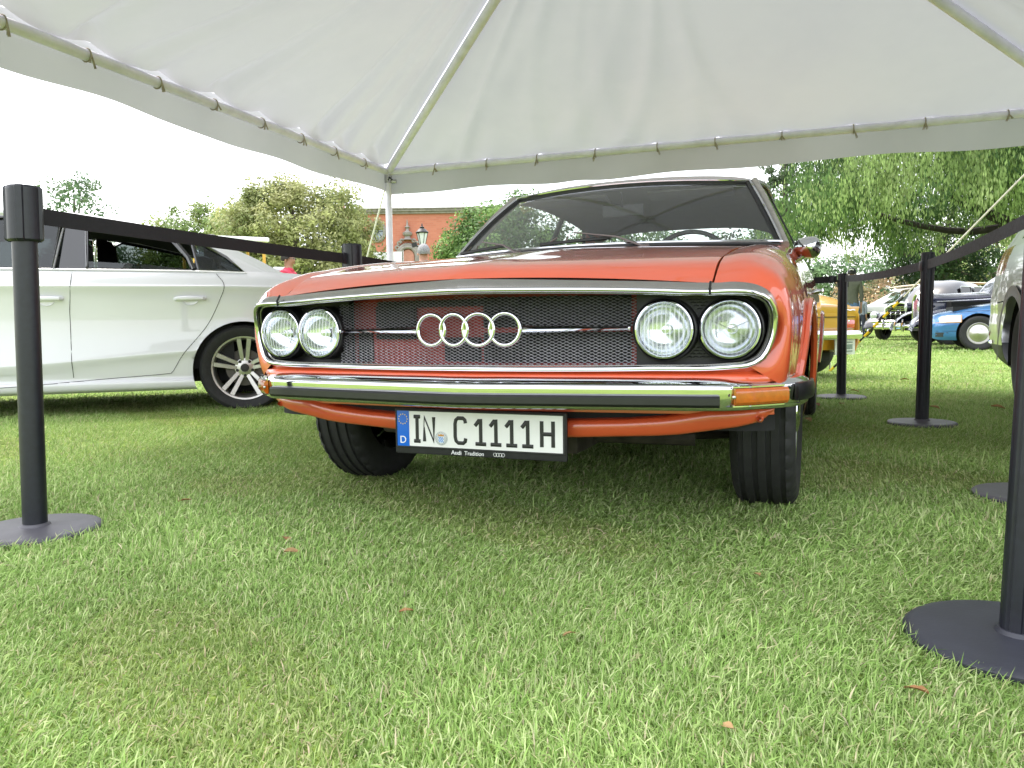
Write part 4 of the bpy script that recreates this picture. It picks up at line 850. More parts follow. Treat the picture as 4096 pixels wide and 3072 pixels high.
    fw = [(-1.195, 1.008), (-1.165, 1.345), (-1.5, 1.372), (-1.85, 1.33), (-2.2, 1.12), (-2.35, 1.008)]; rw = [(-.979, 1.008), (-.995, 1.30), (-.932, 1.33), (-.684, 1.285), (-.46, 1.236), (-.415, 1.186), (-.335, 1.085), (-.322, 1.006)]; qw = [(-.315, 1.222), (-.27, 1.222), (-.08, 1.106), (.04, .995), (-.175, 1.003), (-.268, 1.006)]
    def ring(mb, pts, r): mb.tube(pts, r, 6, closed=True)
    for far in (0, 1):
        Y = (lambda p: [(a, WD - b, c) for a, b, c in p]) if far else (lambda p: p)
        for nm, pts in (('front_window', fw), ('rear_window_pane', rw), ('quarter_window', qw)):
            if nm == 'rear_window_pane': pts2 = [(-.979, 1.008), (-.981, 1.064), (-.60, 1.045), (-.30, 1.010), (-.322, 1.006)]
            else: pts2 = pts
            mb = MB(); mb.prism(Y(L(pts2 if not far else pts, .012)), (0, .004 * (-1 if far else 1), 0)); w_ = mb.build(nm, gl if not far else glass('sedan_glass_far', (.30, .33, .33)), t, smooth=False)
            mb = MB(); ring(mb, Y(L(pts, .004)), .011); mb.build('window_frame', blk, w_)
        bp = [(-1.155, 1.006), (-1.125, 1.36), (-1.01, 1.335), (-.99, 1.28), (-.975, 1.006)]
        mb = MB(); mb.prism(Y(L(bp, .004)), (0, .02 * (-1 if far else 1), 0)); mb.build('door_pillar', blk, t, smooth=False)
        for pts in ([(-1.185, 1.004), (-1.165, 1.15), (-1.150, 1.25), (-1.128, 1.36)], [(-.985, 1.02), (-.998, 1.20), (-1.004, 1.32)]):
            mb = MB(); mb.tube(Y(L(pts, -.002)), .011, 6, flat=(1.3, .6)); mb.build('pillar_trim', SILVER, t)
        mb = MB(); mb.tube(Y(L([(-.41, 1.20), (-.335, 1.10), (-.30, 1.01)], .002)), .018, 6); mb.build('window_divider', blk, t)
        mb = MB(); mb.tube(Y(L([(-2.35, 1.003), (-1.5, 1.003), (-1.07, 1.003), (-.3, .999), (.055, .990)], -.004)), .0075, 6); mb.build('waist_trim', SILVER, t)
        # white roof rail and rear pillar
        cp = [(-.300, 1.240), (-.08, 1.198), (.145, 1.088), (.302, .995), (.43, .958), (.30, .94), (.055, .982), (-.07, 1.106), (-.252, 1.228)]
        mb = MB(); mb.prism(Y(L(cp, .0)), (0, .03 * (-1 if far else 1), 0)); mb.build('rear_pillar', pearl, t, smooth=False)
        rail = spl(np.linspace(0, 1, 6), [(-2.40, 1.0), (-2.2, 1.16), (-1.85, 1.36), (-1.4, 1.40), (-.9, 1.365), (-.29, 1.237)], np.linspace(0, 1, 30))
        mb = MB(); mb.tube(Y([(x, ins(min(z, 1.36)) + .03, z) for x, z in rail]), .030, 8, flat=(1, .7)); mb.build('roof_rail', pearl, t)
        tr = [p for p in rail if p[0] > -1.9]
        mb = MB(); mb.tube(Y([(x, ins(z) - .004, z - .030) for x, z in tr]), .010, 6); mb.build('rail_trim', blk, t)
    def across(prof, name, m, crown=.03, n=15):
        rows = [[(x, y0 + (WD - 2 * y0) * k / n, z + crown * (1 - (2 * k / n - 1) ** 2)) for k in range(n + 1)] for x, z, y0 in prof]
        mb = MB(); mb.grid(rows); return mb.build(name, m, t, angle=60)
    across([(-1.88, 1.365, .30), (-1.6, 1.398, .28), (-1.2, 1.395, .28), (-.8, 1.355, .28), (-.33, 1.252, .27)], 'roof', pearl)
    across([(-1.86, 1.335, .32), (-1.2, 1.362, .30), (-.8, 1.325, .30), (-.36, 1.225, .29)], 'headliner', mat('sedan_liner', (.05, .05, .05), .9))
    across([(-2.45, 1.0, .12), (-1.87, 1.36, .30)], 'windscreen', gl); across([(-.32, 1.25, .27), (.30, .99, .17)], 'back_glass', gl)
    across([(.28, .985, .16), (.5, .955, .14), (.80, .935, .18), (.92, .90, .26), (.95, .75, .22), (.93, .45, .22), (.88, .28, .25)], 'boot_lid', pearl, .02)
    across([(-2.42, .995, .12), (-2.9, .92, .14), (-3.35, .80, .2), (-3.54, .66, .36), (-3.56, .4, .36), (-3.5, .2, .4)], 'bonnet', pearl, .03)
    mb = MB(); mb.box((-1.3, WD / 2, .28), (4.0, 1.3, .16)); mb.box((-1.2, WD / 2, .55), (2.3, 1.62, .5)); mb.box((.33, WD / 2, .6), (1.04, 1.22, .5)); mb.box((-2.75, WD / 2, .5), (1.0, 1.22, .4)); B(mb, 'floor_pan', BLACKM, smooth=False)
    lea = mat('sedan_seat', (.025, .025, .027), .6, var=.2)
    for x, y in ((-1.55, .50), (-1.55, 1.29), (-.55, .50), (-.55, 1.29)):
        st = empty('seat'); st.parent = t; st.location = (x, y, .55)
        mb = MB(); mb.box((0, 0, .05), (.5, .5, .2)); mb.build('cushion', lea, st, bevel=.05)
        mb = MB(); mb.box((.27, 0, .30), (.14, .5, .56), Matrix.Rotation(.2, 3, 'Y')); mb.build('backrest', lea, st, bevel=.05)
        mb = MB(); mb.box((.36, 0, .66), (.10, .28, .18)); mb.build('headrest', lea, st, bevel=.035)
    silv = mat('alloy', (.55, .54, .52), .32, .9, var=.05)
    for x in (.02, -2.62):
        spoke_wheel(t, (x, .135, .31 - .012), -1, .318, .228, .215, silv); spoke_wheel(t, (x, WD - .135, .31 - .012), 1, .318, .228, .215, silv)
        for y0 in (.006, WD - .326):
            mb = MB(); mb.grid([[(x + .3535 * math.cos(q), y0 + yy, .285 + .3535 * math.sin(q)) for yy in (0, .32)] for q in np.linspace(-.2, PI + .2, 24)]); mb.build('arch_liner', BLACKM, t)
    return t
sedan = build_sedan()

# ------------------------------------------------------------------ silver crossover parked alongside (same frame as the coupe)
def build_suv():
    c, s = math.cos(.38813), math.sin(.38813)
    t = empty('silver_crossover', (.15 + 2.0 * c, 2.854 - 2.0 * s, 0), -.38813, 'silver crossover with black wheel-arch cladding beside the barrier', 'car')
    zk = [1.58, 1.32, 1.10, 1.04, .92, .72, .62, .53, .42, .31, .24]; xk = [.26, .17, .065, .035, .012, 0, .006, .004, .006, .03, .08]; yk = [3.42, 3.82, 3.98, 4.03, 4.12, 4.26, 4.31, 4.34, 4.28, 4.10, 3.90]
    st = []
    for sy in (-.25, -.15, .1, .6, 1.5, 2.4, 3.0):
        k = max(0, (.3 - sy) / .55); st.append([(x + .4 * k ** 2.2, sy, z * (1 if sy > 1.0 or z < 1.0 else 1) - (max(0, z - .95) * .9 if sy < 1.0 else 0)) for x, z in zip(xk, zk)])
    for f, rx in ((.45, .002), (.72, .008), (.90, .03), (.97, .08), (1.0, .26)): st.append([(x + rx, 3.0 + (y - 3.0) * f, z) for x, y, z in zip(xk, yk, zk)])
    G = loft(st, 61, .03); G, keep = cut_arches(G, [(3.20, .34, .395), (.52, .34, .395)])
    zc = (G[:-1, :-1, 2] + G[1:, 1:, 2]) / 2; yc = (G[:-1, :-1, 1] + G[1:, 1:, 1]) / 2
    glz = (zc > 1.10) & (zc < 1.50) & (yc > 1.15) & (yc < 3.35); lamp = (zc > .89) & (zc < 1.075) & (yc > 3.60 - (zc - .9) * .8); low = zc < .405
    silver = mat('silver_metallic', (.46, .46, .475), .28, .75, .8, var=.02)
    grey = mat('grey_cladding', (.045, .046, .048), .5, var=.15)
    for far in (0, 1):
        H = G.copy()
        if far: H[..., 0] = 1.86 - H[..., 0]
        for nm, mk, m in (('body_side', ~glz & ~lamp & ~low, silver), ('side_glass', glz, glass('suv_glass', (.1, .1, .1), 0, 1.5)), ('tail_lamp', lamp, REDL), ('lower_cladding', low, grey)):
            mb = MB(); mb.grid(H, keep=keep & mk); o = mb.build(nm, m, t, angle=180)
            bm = bmesh.new(); bm.from_mesh(o.data); bmesh.ops.delete(bm, geom=[v for v in bm.verts if not v.link_faces], context='VERTS'); bm.to_mesh(o.data); bm.free()
        for yc_ in (3.20, .52):
            rows = []
            for q in np.linspace(-.1, PI + .1, 36): rows.append([((.000 if rr < .42 else .004) - .012 if not far else 1.86 + .012, yc_ + rr * math.cos(q), .34 + rr * math.sin(q)) for rr in (.388, .42, .455)] if not far else [(1.872, yc_ + rr * math.cos(q), .34 + rr * math.sin(q)) for rr in (.388, .42, .455)])
            mb = MB(); mb.grid(rows); mb.build('arch_cladding', grey, t)
            wh = empty('wheel'); wh.parent = t; wh.location = (.17 if not far else 1.69, yc_, .345); o_ = -1 if not far else 1
            mb = MB(); tyre(mb, .35, .235, .225, tread=False); mb.build('tyre', RUBBER, wh)
            mb = MB(); mb.lathe([(.228, .1), (.215, .09), (.20, .03), (.10, .05), (.04, .07), (.001, .07)], axis=(o_, 0, 0), n=32); mb.build('rim', BLACKP, wh)
            mb = MB(); mb.grid([[((.05 if not far else 1.5) + xx, yc_ + .40 * math.cos(q), .34 + .40 * math.sin(q)) for xx in (0, .31)] for q in np.linspace(-.2, PI + .2, 20)]); mb.build('arch_liner', BLACKM, t)
        # reflector, chrome tip and shut line at the bumper corner
        if not far:
            mb = MB(); mb.tube([(.018, 4.06, .475), (.030, 4.16, .475)], .020, 8, flat=(1.5, .5)); mb.build('reflector', REDL, t)
            mb = MB(); mb.tube([(.012, 4.00, .415), (.030, 4.16, .412)], .014, 8); mb.build('chrome_strip', CHROME, t)
            mb = MB(); mb.tube([(-.002, 3.55, .70), (.004, 3.75, .695), (.02, 3.9, .70)], .004, 6); mb.build('shut_line', BLACKM, t)
    rows = [[(x, y, z) for x in np.linspace(.30, 1.56, 9)] for y, z in ((1.25, 1.50), (1.5, 1.60), (2.5, 1.62), (3.3, 1.60), (3.44, 1.57), (3.80, 1.32), (4.0, 1.0), (4.18, .6), (4.1, .35), (3.9, .25))]
    mb = MB(); mb.grid(rows); mb.build('tail_and_roof', silver, t, angle=50)
    rows = [[(x, y, z) for x in np.linspace(.30, 1.56, 7)] for y, z in ((1.25, 1.50), (.7, 1.05), (0, .95), (-.27, .7), (-.27, .3))]
    mb = MB(); mb.grid(rows); mb.build('bonnet', silver, t, angle=50)
    mb = MB(); mb.box((.93, 2.0, .32), (1.3, 3.6, .2)); mb.box((.93, 2.2, .7), (1.5, 2.6, .7)); mb.build('floor_pan', BLACKM, t, smooth=False)
    return t
build_suv()

# ------------------------------------------------------------------ yellow classic seen from behind
def simple_wheel(parent, loc, R, wd, out=1, cap=CHROME, white=False):
    wh = empty('wheel'); wh.parent = parent; wh.location = loc
    mb = MB(); tyre(mb, R, wd, R * .62, tread=False, n=48); mb.build('tyre', RUBBER, wh)
    mb = MB(); h = wd * .38; mb.lathe([(R * .63, h), (R * .60, h + .004), (R * .5, h - .03), (R * .3, h - .01), (R * .2, h + .02), (.001, h + .03)], axis=(out, 0, 0), n=28); mb.build('hubcap', cap, wh)
    if white: mb = MB(); mb.lathe([(R * .86, wd * .485), (R * .80, wd * .505), (R * .68, wd * .49)], axis=(out, 0, 0), n=36); mb.build('white_wall', mat('white_wall', (.7, .7, .68), .6), wh)
    return wh
def build_yellow():
    t = empty('yellow_coupe', (3.23, 8.62, 0), -2.62, 'yellow classic coupe with chrome rear bumper behind the barrier', 'car')
    yel = mat('yellow_paint', (.60, .27, .012), .35, 0, 1, var=.03, scale=5)
    # origin between the rear wheels' right contact: local x = left (+), right wheel at x=0, tail at y=.62
    cx = .68; W = .80
    prof = [(-3.4, .40, .70), (-3.35, .62, .74), (-2.6, .78, .78), (-1.75, .86, .80), (-1.0, .90, .80), (-.35, .90, .80), (.15, .865, .79), (.42, .80, .77), (.56, .735, .75), (.60, .715, .74)]
    st = []
    for y, zt, hw in prof: st.append([(cx - hw * .0, y, zt + .025), (cx - hw * .5, y, zt + .02), (cx - hw * .86, y, zt - .006), (cx - hw * .985, y, zt - .06), (cx - hw * 1.0, y, zt - .14), (cx - hw * 1.01, y, .50), (cx - hw * .995, y, .36), (cx - hw * .94, y, .27)])
    st.append([(cx, .575, .60), (cx - .37, .575, .60), (cx - .62, .57, .595), (cx - .70, .56, .58), (cx - .715, .555, .54), (cx - .72, .55, .48), (cx - .70, .54, .38), (cx - .66, .52, .29)])
    G = loft(st, 41, .04); G, keep = cut_arches(G, [(0, .31, .34), (-2.45, .31, .34)])
    for far in (0, 1):
        H = G.copy()
        if far: H[..., 0] = 2 * cx - H[..., 0]
        mb = MB(); mb.grid(H, keep=keep); mb.build('body_side', yel, t, angle=35)
    B = lambda mb, n_, m, **k: mb.build(n_, m, t, **k)
    rows = [[(cx + a * hw, y, z) for a in np.linspace(-1, 1, 15)] for y, z, hw in ((.598, .724, .735), (.60, .715, .74), (.585, .62, .725), (.575, .615, .72), (.565, .50, .715), (.545, .38, .70), (.52, .285, .67), (.35, .25, .6))]
    mb = MB(); mb.grid(rows); B(mb, 'tail_panel', yel, angle=25)
    mb = MB(); mb.tube([(cx - .70, .588, .618), (cx, .592, .618), (cx + .70, .588, .618)], .004, 6); B(mb, 'boot_shut_line', BLACKM)
    for s_ in (-1, 1):
        mb = MB(); mb.box((cx + s_ * .60, .568, .545), (.20, .03, .085)); B(mb, 'tail_lamp', REDL, bevel=.01)
    ctrl = [(cx - .76, .35), (cx - .78, .50), (cx - .75, .60), (cx - .66, .645), (cx - .3, .655), (cx, .657), (cx + .3, .655), (cx + .66, .645), (cx + .75, .60), (cx + .78, .50), (cx + .76, .35)]
    P = spl(np.linspace(0, 1, 11), ctrl, np.linspace(0, 1, 60))[::-1]
    mb = MB(); plan_sweep(mb, P, [(0, .485), (.018, .475), (.024, .44), (.016, .40), (-.01, .388), (-.03, .40), (-.03, .475)]); B(mb, 'rear_bumper', CHROME, angle=60)
    mb = MB(); mb.box((cx - .52, .60, .315), (.31, .012, .16)); B(mb, 'number_plate', mat('plate_pale', (.62, .66, .60), .5, var=.2, scale=18), bevel=.003)
    for r_ in range(3): mb = MB(); mb.box((cx - .52, .608, .36 - r_ * .045), (.22, .004, .012 if r_ != 1 else .05)); B(mb, 'plate_print', mat('plate_print_green', (.18, .25, .2), .6, var=.4, scale=60), smooth=False)
    mb = MB(); mb.tube([(cx - .66, .605, .685), (cx - .62, .606, .692), (cx - .58, .607, .684), (cx - .54, .607, .692), (cx - .50, .607, .686)], .007, 6); B(mb, 'boot_script', CHROME)
    mb = MB(); mb.lathe([(.014, 0), (.012, .008), (.001, .01)], (cx - .60, .575, .575), (0, 1, 0), 12); B(mb, 'lock', CHROME)
    mb = MB(); mb.box((cx - .25, .2, .22), (.5, .5, .10)); B(mb, 'silencer', BLACKM, bevel=.02)
    mb = MB(); mb.box((cx, -1.4, .33), (1.25, 3.5, .22)); mb.box((cx, -1.4, .58), (1.3, 3.4, .3)); B(mb, 'underbody', BLACKM, smooth=False)
    # cabin
    st = [[(cx + a * hw, y, z + .03 * (1 - a * a)) for a in np.linspace(-1, 1, 11)] for y, z, hw in ((-1.85, .88, .66), (-1.45, 1.22, .56), (-1.0, 1.27, .56), (-.6, 1.22, .56), (.05, .90, .64))]
    mb = MB(); mb.grid(loft(st, 21, .08)); B(mb, 'cabin_roof', yel)
    for s_ in (-1, 1):
        mb = MB(); mb.prism([(cx + s_ * .70, -1.75, .88), (cx + s_ * .57, -1.42, 1.20), (cx + s_ * .57, -.65, 1.19), (cx + s_ * .69, -.1, .88)], (-s_ * .01, 0, 0)); B(mb, 'side_window', glass('suv_glass', (.1, .1, .1)), smooth=False)
    for x, y in ((0, 0), (2 * cx, 0), (0, -2.45), (2 * cx, -2.45)): simple_wheel(t, (x, y, .31), .31, .19, -1 if x < cx else 1)
    return t
build_yellow()

# ------------------------------------------------------------------ blue roadster-like coupe
def build_blue():
    c, s = -.40, .917
    W_ = np.array((8.45, 14.28)); F = W_ - .75 * np.array((c, -s)) - .80 * np.array((s, c))
    t = empty('blue_coupe', (F[0], F[1], 0), -math.atan2(s, c), 'blue rounded modern coupe with clear wedge headlamps', 'car')
    blue = mat('blue_paint', (.030, .16, .41), .3, .25, 1, var=.03)
    tab = [(0.02, .50, .42, .30), (.05, .60, .56, .24), (.15, .74, .63, .20), (.35, .82, .68, .19), (.8, .87, .77, .19), (1.3, .88, .83, .19), (2.0, .88, .85, .19), (2.9, .89, .86, .19), (3.5, .87, .84, .22), (3.9, .78, .76, .25), (4.03, .62, .66, .32)]
    st = []
    for y, hw, zt, zb in tab: st.append([(0, y, zt + .05), (hw * .5, y, zt + .04), (hw * .80, y, zt - .005), (hw * .94, y, zt - .08), (hw, y, (zt + zb) / 2 + .06), (hw * .995, y, (zt + zb) / 2 - .05), (hw * .98, y, zb + .08), (hw * .92, y, zb)])
    G = loft(st, 41, .04); G, keep = cut_arches(G, [(.80, .31, .36), (3.22, .31, .36)])
    B = lambda mb, n_, m, **k: mb.build(n_, m, t, **k)
    for f_ in (1, -1):
        H = G if f_ > 0 else mirror(G); mb = MB(); mb.grid(H, keep=keep); B(mb, 'body_side', blue, angle=180)
        yz = lambda y, z: float(G[np.unravel_index(np.hypot(G[..., 1] - y, G[..., 2] - z).argmin(), G.shape[:2])][0])
        # headlamp: patch of the wing raised a little
        pts = [(.10, .50), (.16, .61), (.34, .655), (.56, .645), (.50, .56), (.30, .50)]
        rows = [[(f_ * (yz(y, z) + .012), y, z) for y, z in [(.08 + .44 * a, .505 + .01 * a + .12 * b * (1 - .2 * a) + .035 * a * b)]][0] for a in np.linspace(0, 1, 9) for b in np.linspace(0, 1, 5)]
        mb = MB(); mb.grid(np.array(rows).reshape(9, 5, 3)); hl = B(mb, 'headlamp', mat('lamp_clear', (.62, .66, .70), .12, .3, 1, var=.25, scale=25), angle=180)
        mb = MB(); r2 = np.array(rows).reshape(9, 5, 3); mb.tube([tuple(p) for p in r2[:, 0]] + [tuple(p) for p in r2[-1, 1:]], .008, 6); mb.build('lamp_edge', mat('lamp_amber_edge', (.5, .25, .08), .4), hl)
        for yy in (.80, 3.22):
            simple_wheel(t, (f_ * .77, yy, .31), .315, .21, f_, mat('alloy', (.55, .54, .52), .32, .9, var=.05))
            mb = MB(); mb.grid([[(f_ * (.55 + xx), yy + .365 * math.cos(q), .31 + .365 * math.sin(q)) for xx in (0, .28)] for q in np.linspace(-.2, PI + .2, 18)]); B(mb, 'arch_liner', BLACKM)
        mb = MB(); mb.tube([(f_ * (yz(y, .66 + .03 * y) + .002), y, .665 + .06 * y) for y in np.linspace(.35, 1.2, 10)], .004, 5); B(mb, 'bonnet_shut_line', BLACKM)
        mb = MB(); mb.tube([(f_ * (yz(y, .355) + .001), y, .355) for y in np.linspace(.10, .44, 8)], .004, 5); B(mb, 'bumper_line', BLACKM)
        rows = [[(f_ * (yz(y, z) + .004), y, z) for z in (.25, .33)] for y in np.linspace(.12, .32, 8)]
        mb = MB(); mb.grid(rows); B(mb, 'side_intake', mat('mesh_dark', (.06, .07, .09), .5, .5, var=.4, scale=90))
        mb = MB(); mb.prism([(f_ * .78, 1.35, .86), (f_ * .60, 1.9, 1.24), (f_ * .60, 2.6, 1.26), (f_ * .74, 3.1, .92)], (-f_ * .01, 0, 0)); B(mb, 'side_window', glass('suv_glass', (.1, .1, .1)), smooth=False)
    rows = [[(a * hw, y, z) for a in np.linspace(-1, 1, 13)] for y, z, hw in ((.02, .46, .50), (.0, .40, .52), (.02, .28, .50), (.06, .22, .5))]
    mb = MB(); mb.grid(rows); B(mb, 'nose', blue)
    mb = MB(); mb.box((0, -.004, .38), (.62, .03, .16)); B(mb, 'grille', BLACKP, bevel=.01)
    st = [[(a * hw, y, z + .05 * (1 - a * a)) for a in np.linspace(-1, 1, 11)] for y, z, hw in ((1.2, .86, .70), (1.85, 1.24, .58), (2.4, 1.30, .57), (2.9, 1.18, .58), (3.6, .86, .62))]
    mb = MB(); mb.grid(loft(st, 21, .08)); B(mb, 'cabin_roof', blue)
    mb = MB(); mb.box((0, 2, .30), (1.1, 3.4, .2)); mb.box((0, 2, .55), (1.2, 3.2, .5)); B(mb, 'underbody', BLACKM, smooth=False)
build_blue()

# ------------------------------------------------------------------ two dark vintage saloons and a wood-sided wagon
def vintage(name, label, paint, loc, rz, tall):
    t = empty(name, loc, rz, label, 'car'); B = lambda mb, n_, m, par=t, **k: mb.build(n_, m, par, **k)
    zg = 1.10 if tall else .98; gw = .24 if tall else .42
    st = []
    for y, hw, zt in ((.22, gw, zg - .02), (.30, gw + .02, zg), (.9, gw + .10, zg + .03), (1.6, .60, zg + .06)): st.append([(a * hw if abs(a) < 1 else a * hw, y, z) for a, z in ((-1, .55), (-1, .8), (-.92, zt - .12), (-.5, zt - .02), (0, zt + .02), (.5, zt - .02), (.92, zt - .12), (1, .8), (1, .55))])
    mb = MB(); mb.grid(loft(st, 33, .08)); B(mb, 'bonnet', paint)
    st = []
    for y, hw, zt in ((1.55, .66, 1.12), (1.75, .72, 1.40), (2.1, .74, 1.62), (2.9, .74, 1.66), (3.6, .70, 1.55), (4.2, .64, 1.15), (4.55, .5, .8)): st.append([(a * hw, y, z) for a, z in ((-1, .45), (-1.04, .8), (-1, 1.08), (-.84, zt - .14), (-.5, zt - .02), (0, zt), (.5, zt - .02), (.84, zt - .14), (1, 1.08), (1.04, .8), (1, .45))])
    mb = MB(); mb.grid(loft(st, 41, .1)); B(mb, 'cabin', paint)
    gd = glass('suv_glass', (.1, .1, .1))
    for s_ in (1, -1):
        for y0, y1 in ((1.95, 2.65), (2.75, 3.45)):
            mb = MB(); mb.prism([(s_ * .752, y0, 1.12), (s_ * .69, y0 + .08, 1.47), (s_ * .69, y1 - .05, 1.47), (s_ * .752, y1, 1.12)], (s_ * .006, 0, 0)); w_ = B(mb, 'side_window', gd, smooth=False)
            mb = MB(); mb.tube([(s_ * .762, y0, 1.12), (s_ * .70, y0 + .08, 1.475), (s_ * .70, y1 - .05, 1.475), (s_ * .762, y1, 1.12)], .012, 5, closed=True); B(mb, 'window_rim', CHROME, w_)
        for yc_, ln, hh in ((.62, .78, .80), (3.65, .70, .78)):                       # swelling wings
            rows = []
            for a in np.linspace(0, PI, 15):
                y = yc_ - ln * math.cos(a) * (1.0 if a < PI / 2 else 1.25); z = .34 + (hh - .34) * math.sin(a) ** .8
                rows.append([(s_ * .50, y, z - .02), (s_ * .62, y, z + .01), (s_ * .78, y, z - .03), (s_ * .86, y, z - .12 * math.sin(a)), (s_ * .88, y, max(.32, z - .28 * math.sin(a)))])
            mb = MB(); mb.grid(rows); B(mb, 'wing', paint, angle=70)
            simple_wheel(t, (s_ * .73, yc_, .36), .36, .17, s_, CHROME, not tall)
        hp = (s_ * (.46 if tall else .66), .12 if tall else .02, .86 if tall else .70)
        h_ = empty('headlamp'); h_.parent = t; h_.location = hp
        mb = MB(); mb.lathe([(.11, .0), (.115, .03), (.105, .05), (.11, -.02), (.10, -.10), (.06, -.22), (.01, -.30)], axis=(0, -1, 0), n=24); B(mb, 'lamp_shell', CHROME if not tall else paint, h_)
        mb = MB(); mb.lathe([(.106, .045), (.07, .065), (.001, .075)], axis=(0, -1, 0), n=24); B(mb, 'lamp_glass', mat('lamp_clear', (.62, .66, .70), .12, .3, 1), h_)
    mb = MB(); rows = [(-gw, .55), (-gw * 1.03, zg - .1), (-gw * .6, zg + .01), (0, zg + .05), (gw * .6, zg + .01), (gw * 1.03, zg - .1), (gw, .55)]
    mb.tube([(x, .18, z) for x, z in rows], .035, 8); gr = B(mb, 'grille_shell', CHROME)
    if tall:
        for k in range(13): x = -gw + .04 + (2 * gw - .08) * k / 12; mb = MB(); mb.tube([(x, .17, .55), (x, .17, zg - .06 - .10 * abs(x) / gw)], .009, 5); B(mb, 'grille_bar', CHROME, gr)
    else:
        for k in range(8): mb = MB(); mb.tube([(-gw, .17, .58 + k * .048), (0, .15, .58 + k * .048), (gw, .17, .58 + k * .048)], .011, 5); B(mb, 'grille_bar', CHROME, gr)
        for k in range(7): x = -gw + 2 * gw * k / 6; mb = MB(); mb.tube([(x, .165, .56), (x, .165, zg - .08)], .008, 5); B(mb, 'grille_bar', CHROME, gr)
    mb = MB(); mb.box((0, .21, .75), (gw * 1.9, .02, .5)); B(mb, 'radiator', BLACKM, smooth=False)
    for z in ((.44, .52, .36) if not tall else (.42,)):
        P = spl(np.linspace(0, 1, 7), [(-.88, .25), (-.86, .0), (-.5, -.16), (0, -.20), (.5, -.16), (.86, .0), (.88, .25)], np.linspace(0, 1, 30))
        mb = MB(); mb.tube([(x, y, z) for x, y in P], .035 if z != .36 else .05, 8, flat=(1, .5)); B(mb, 'bumper_bar', CHROME)
    for x in (-.28, .28): mb = MB(); mb.tube([(x, -.20, .30), (x, -.22, .44), (x, -.20, .58)], .03, 8); B(mb, 'overrider', CHROME)
    if not tall:
        mb = MB(); mb.box((.08, -.245, .40), (.30, .012, .17)); pl = B(mb, 'number_plate', mat('plate_mx', (.72, .74, .75), .5), bevel=.003)
        mb = MB(); mb.box((.08, -.2525, .335), (.29, .004, .03)); B(mb, 'plate_band', mat('plate_sky', (.25, .5, .75), .5), pl, smooth=False)
    for s_ in (1, -1): mb = MB(); mb.tube([(s_ * (gw + .06), .5, zg - .14), (s_ * .60, 1.5, zg - .10)], .012, 6); B(mb, 'bonnet_strip', CHROME)
    mb = MB(); mb.box((0, 2.2, .42), (1.2, 4.2, .22)); mb.box((0, 2.4, .7), (1.2, 3.4, .5)); B(mb, 'underbody', BLACKM, smooth=False)
    return t
navy = mat('navy_paint', (.012, .014, .055), .25, 0, 1, var=.05); black_p = mat('black_paint', (.012, .012, .018), .25, 0, 1, var=.05)
vintage('vintage_saloon', 'dark navy vintage saloon with tall chrome radiator grille behind the blue coupe', navy, (9.15, 18.2, 0), -1.75, True)
vintage('vintage_saloon', 'black vintage car with chrome barred grille and pale number plate', black_p, (10.55, 21.6, 0), -.95, False)
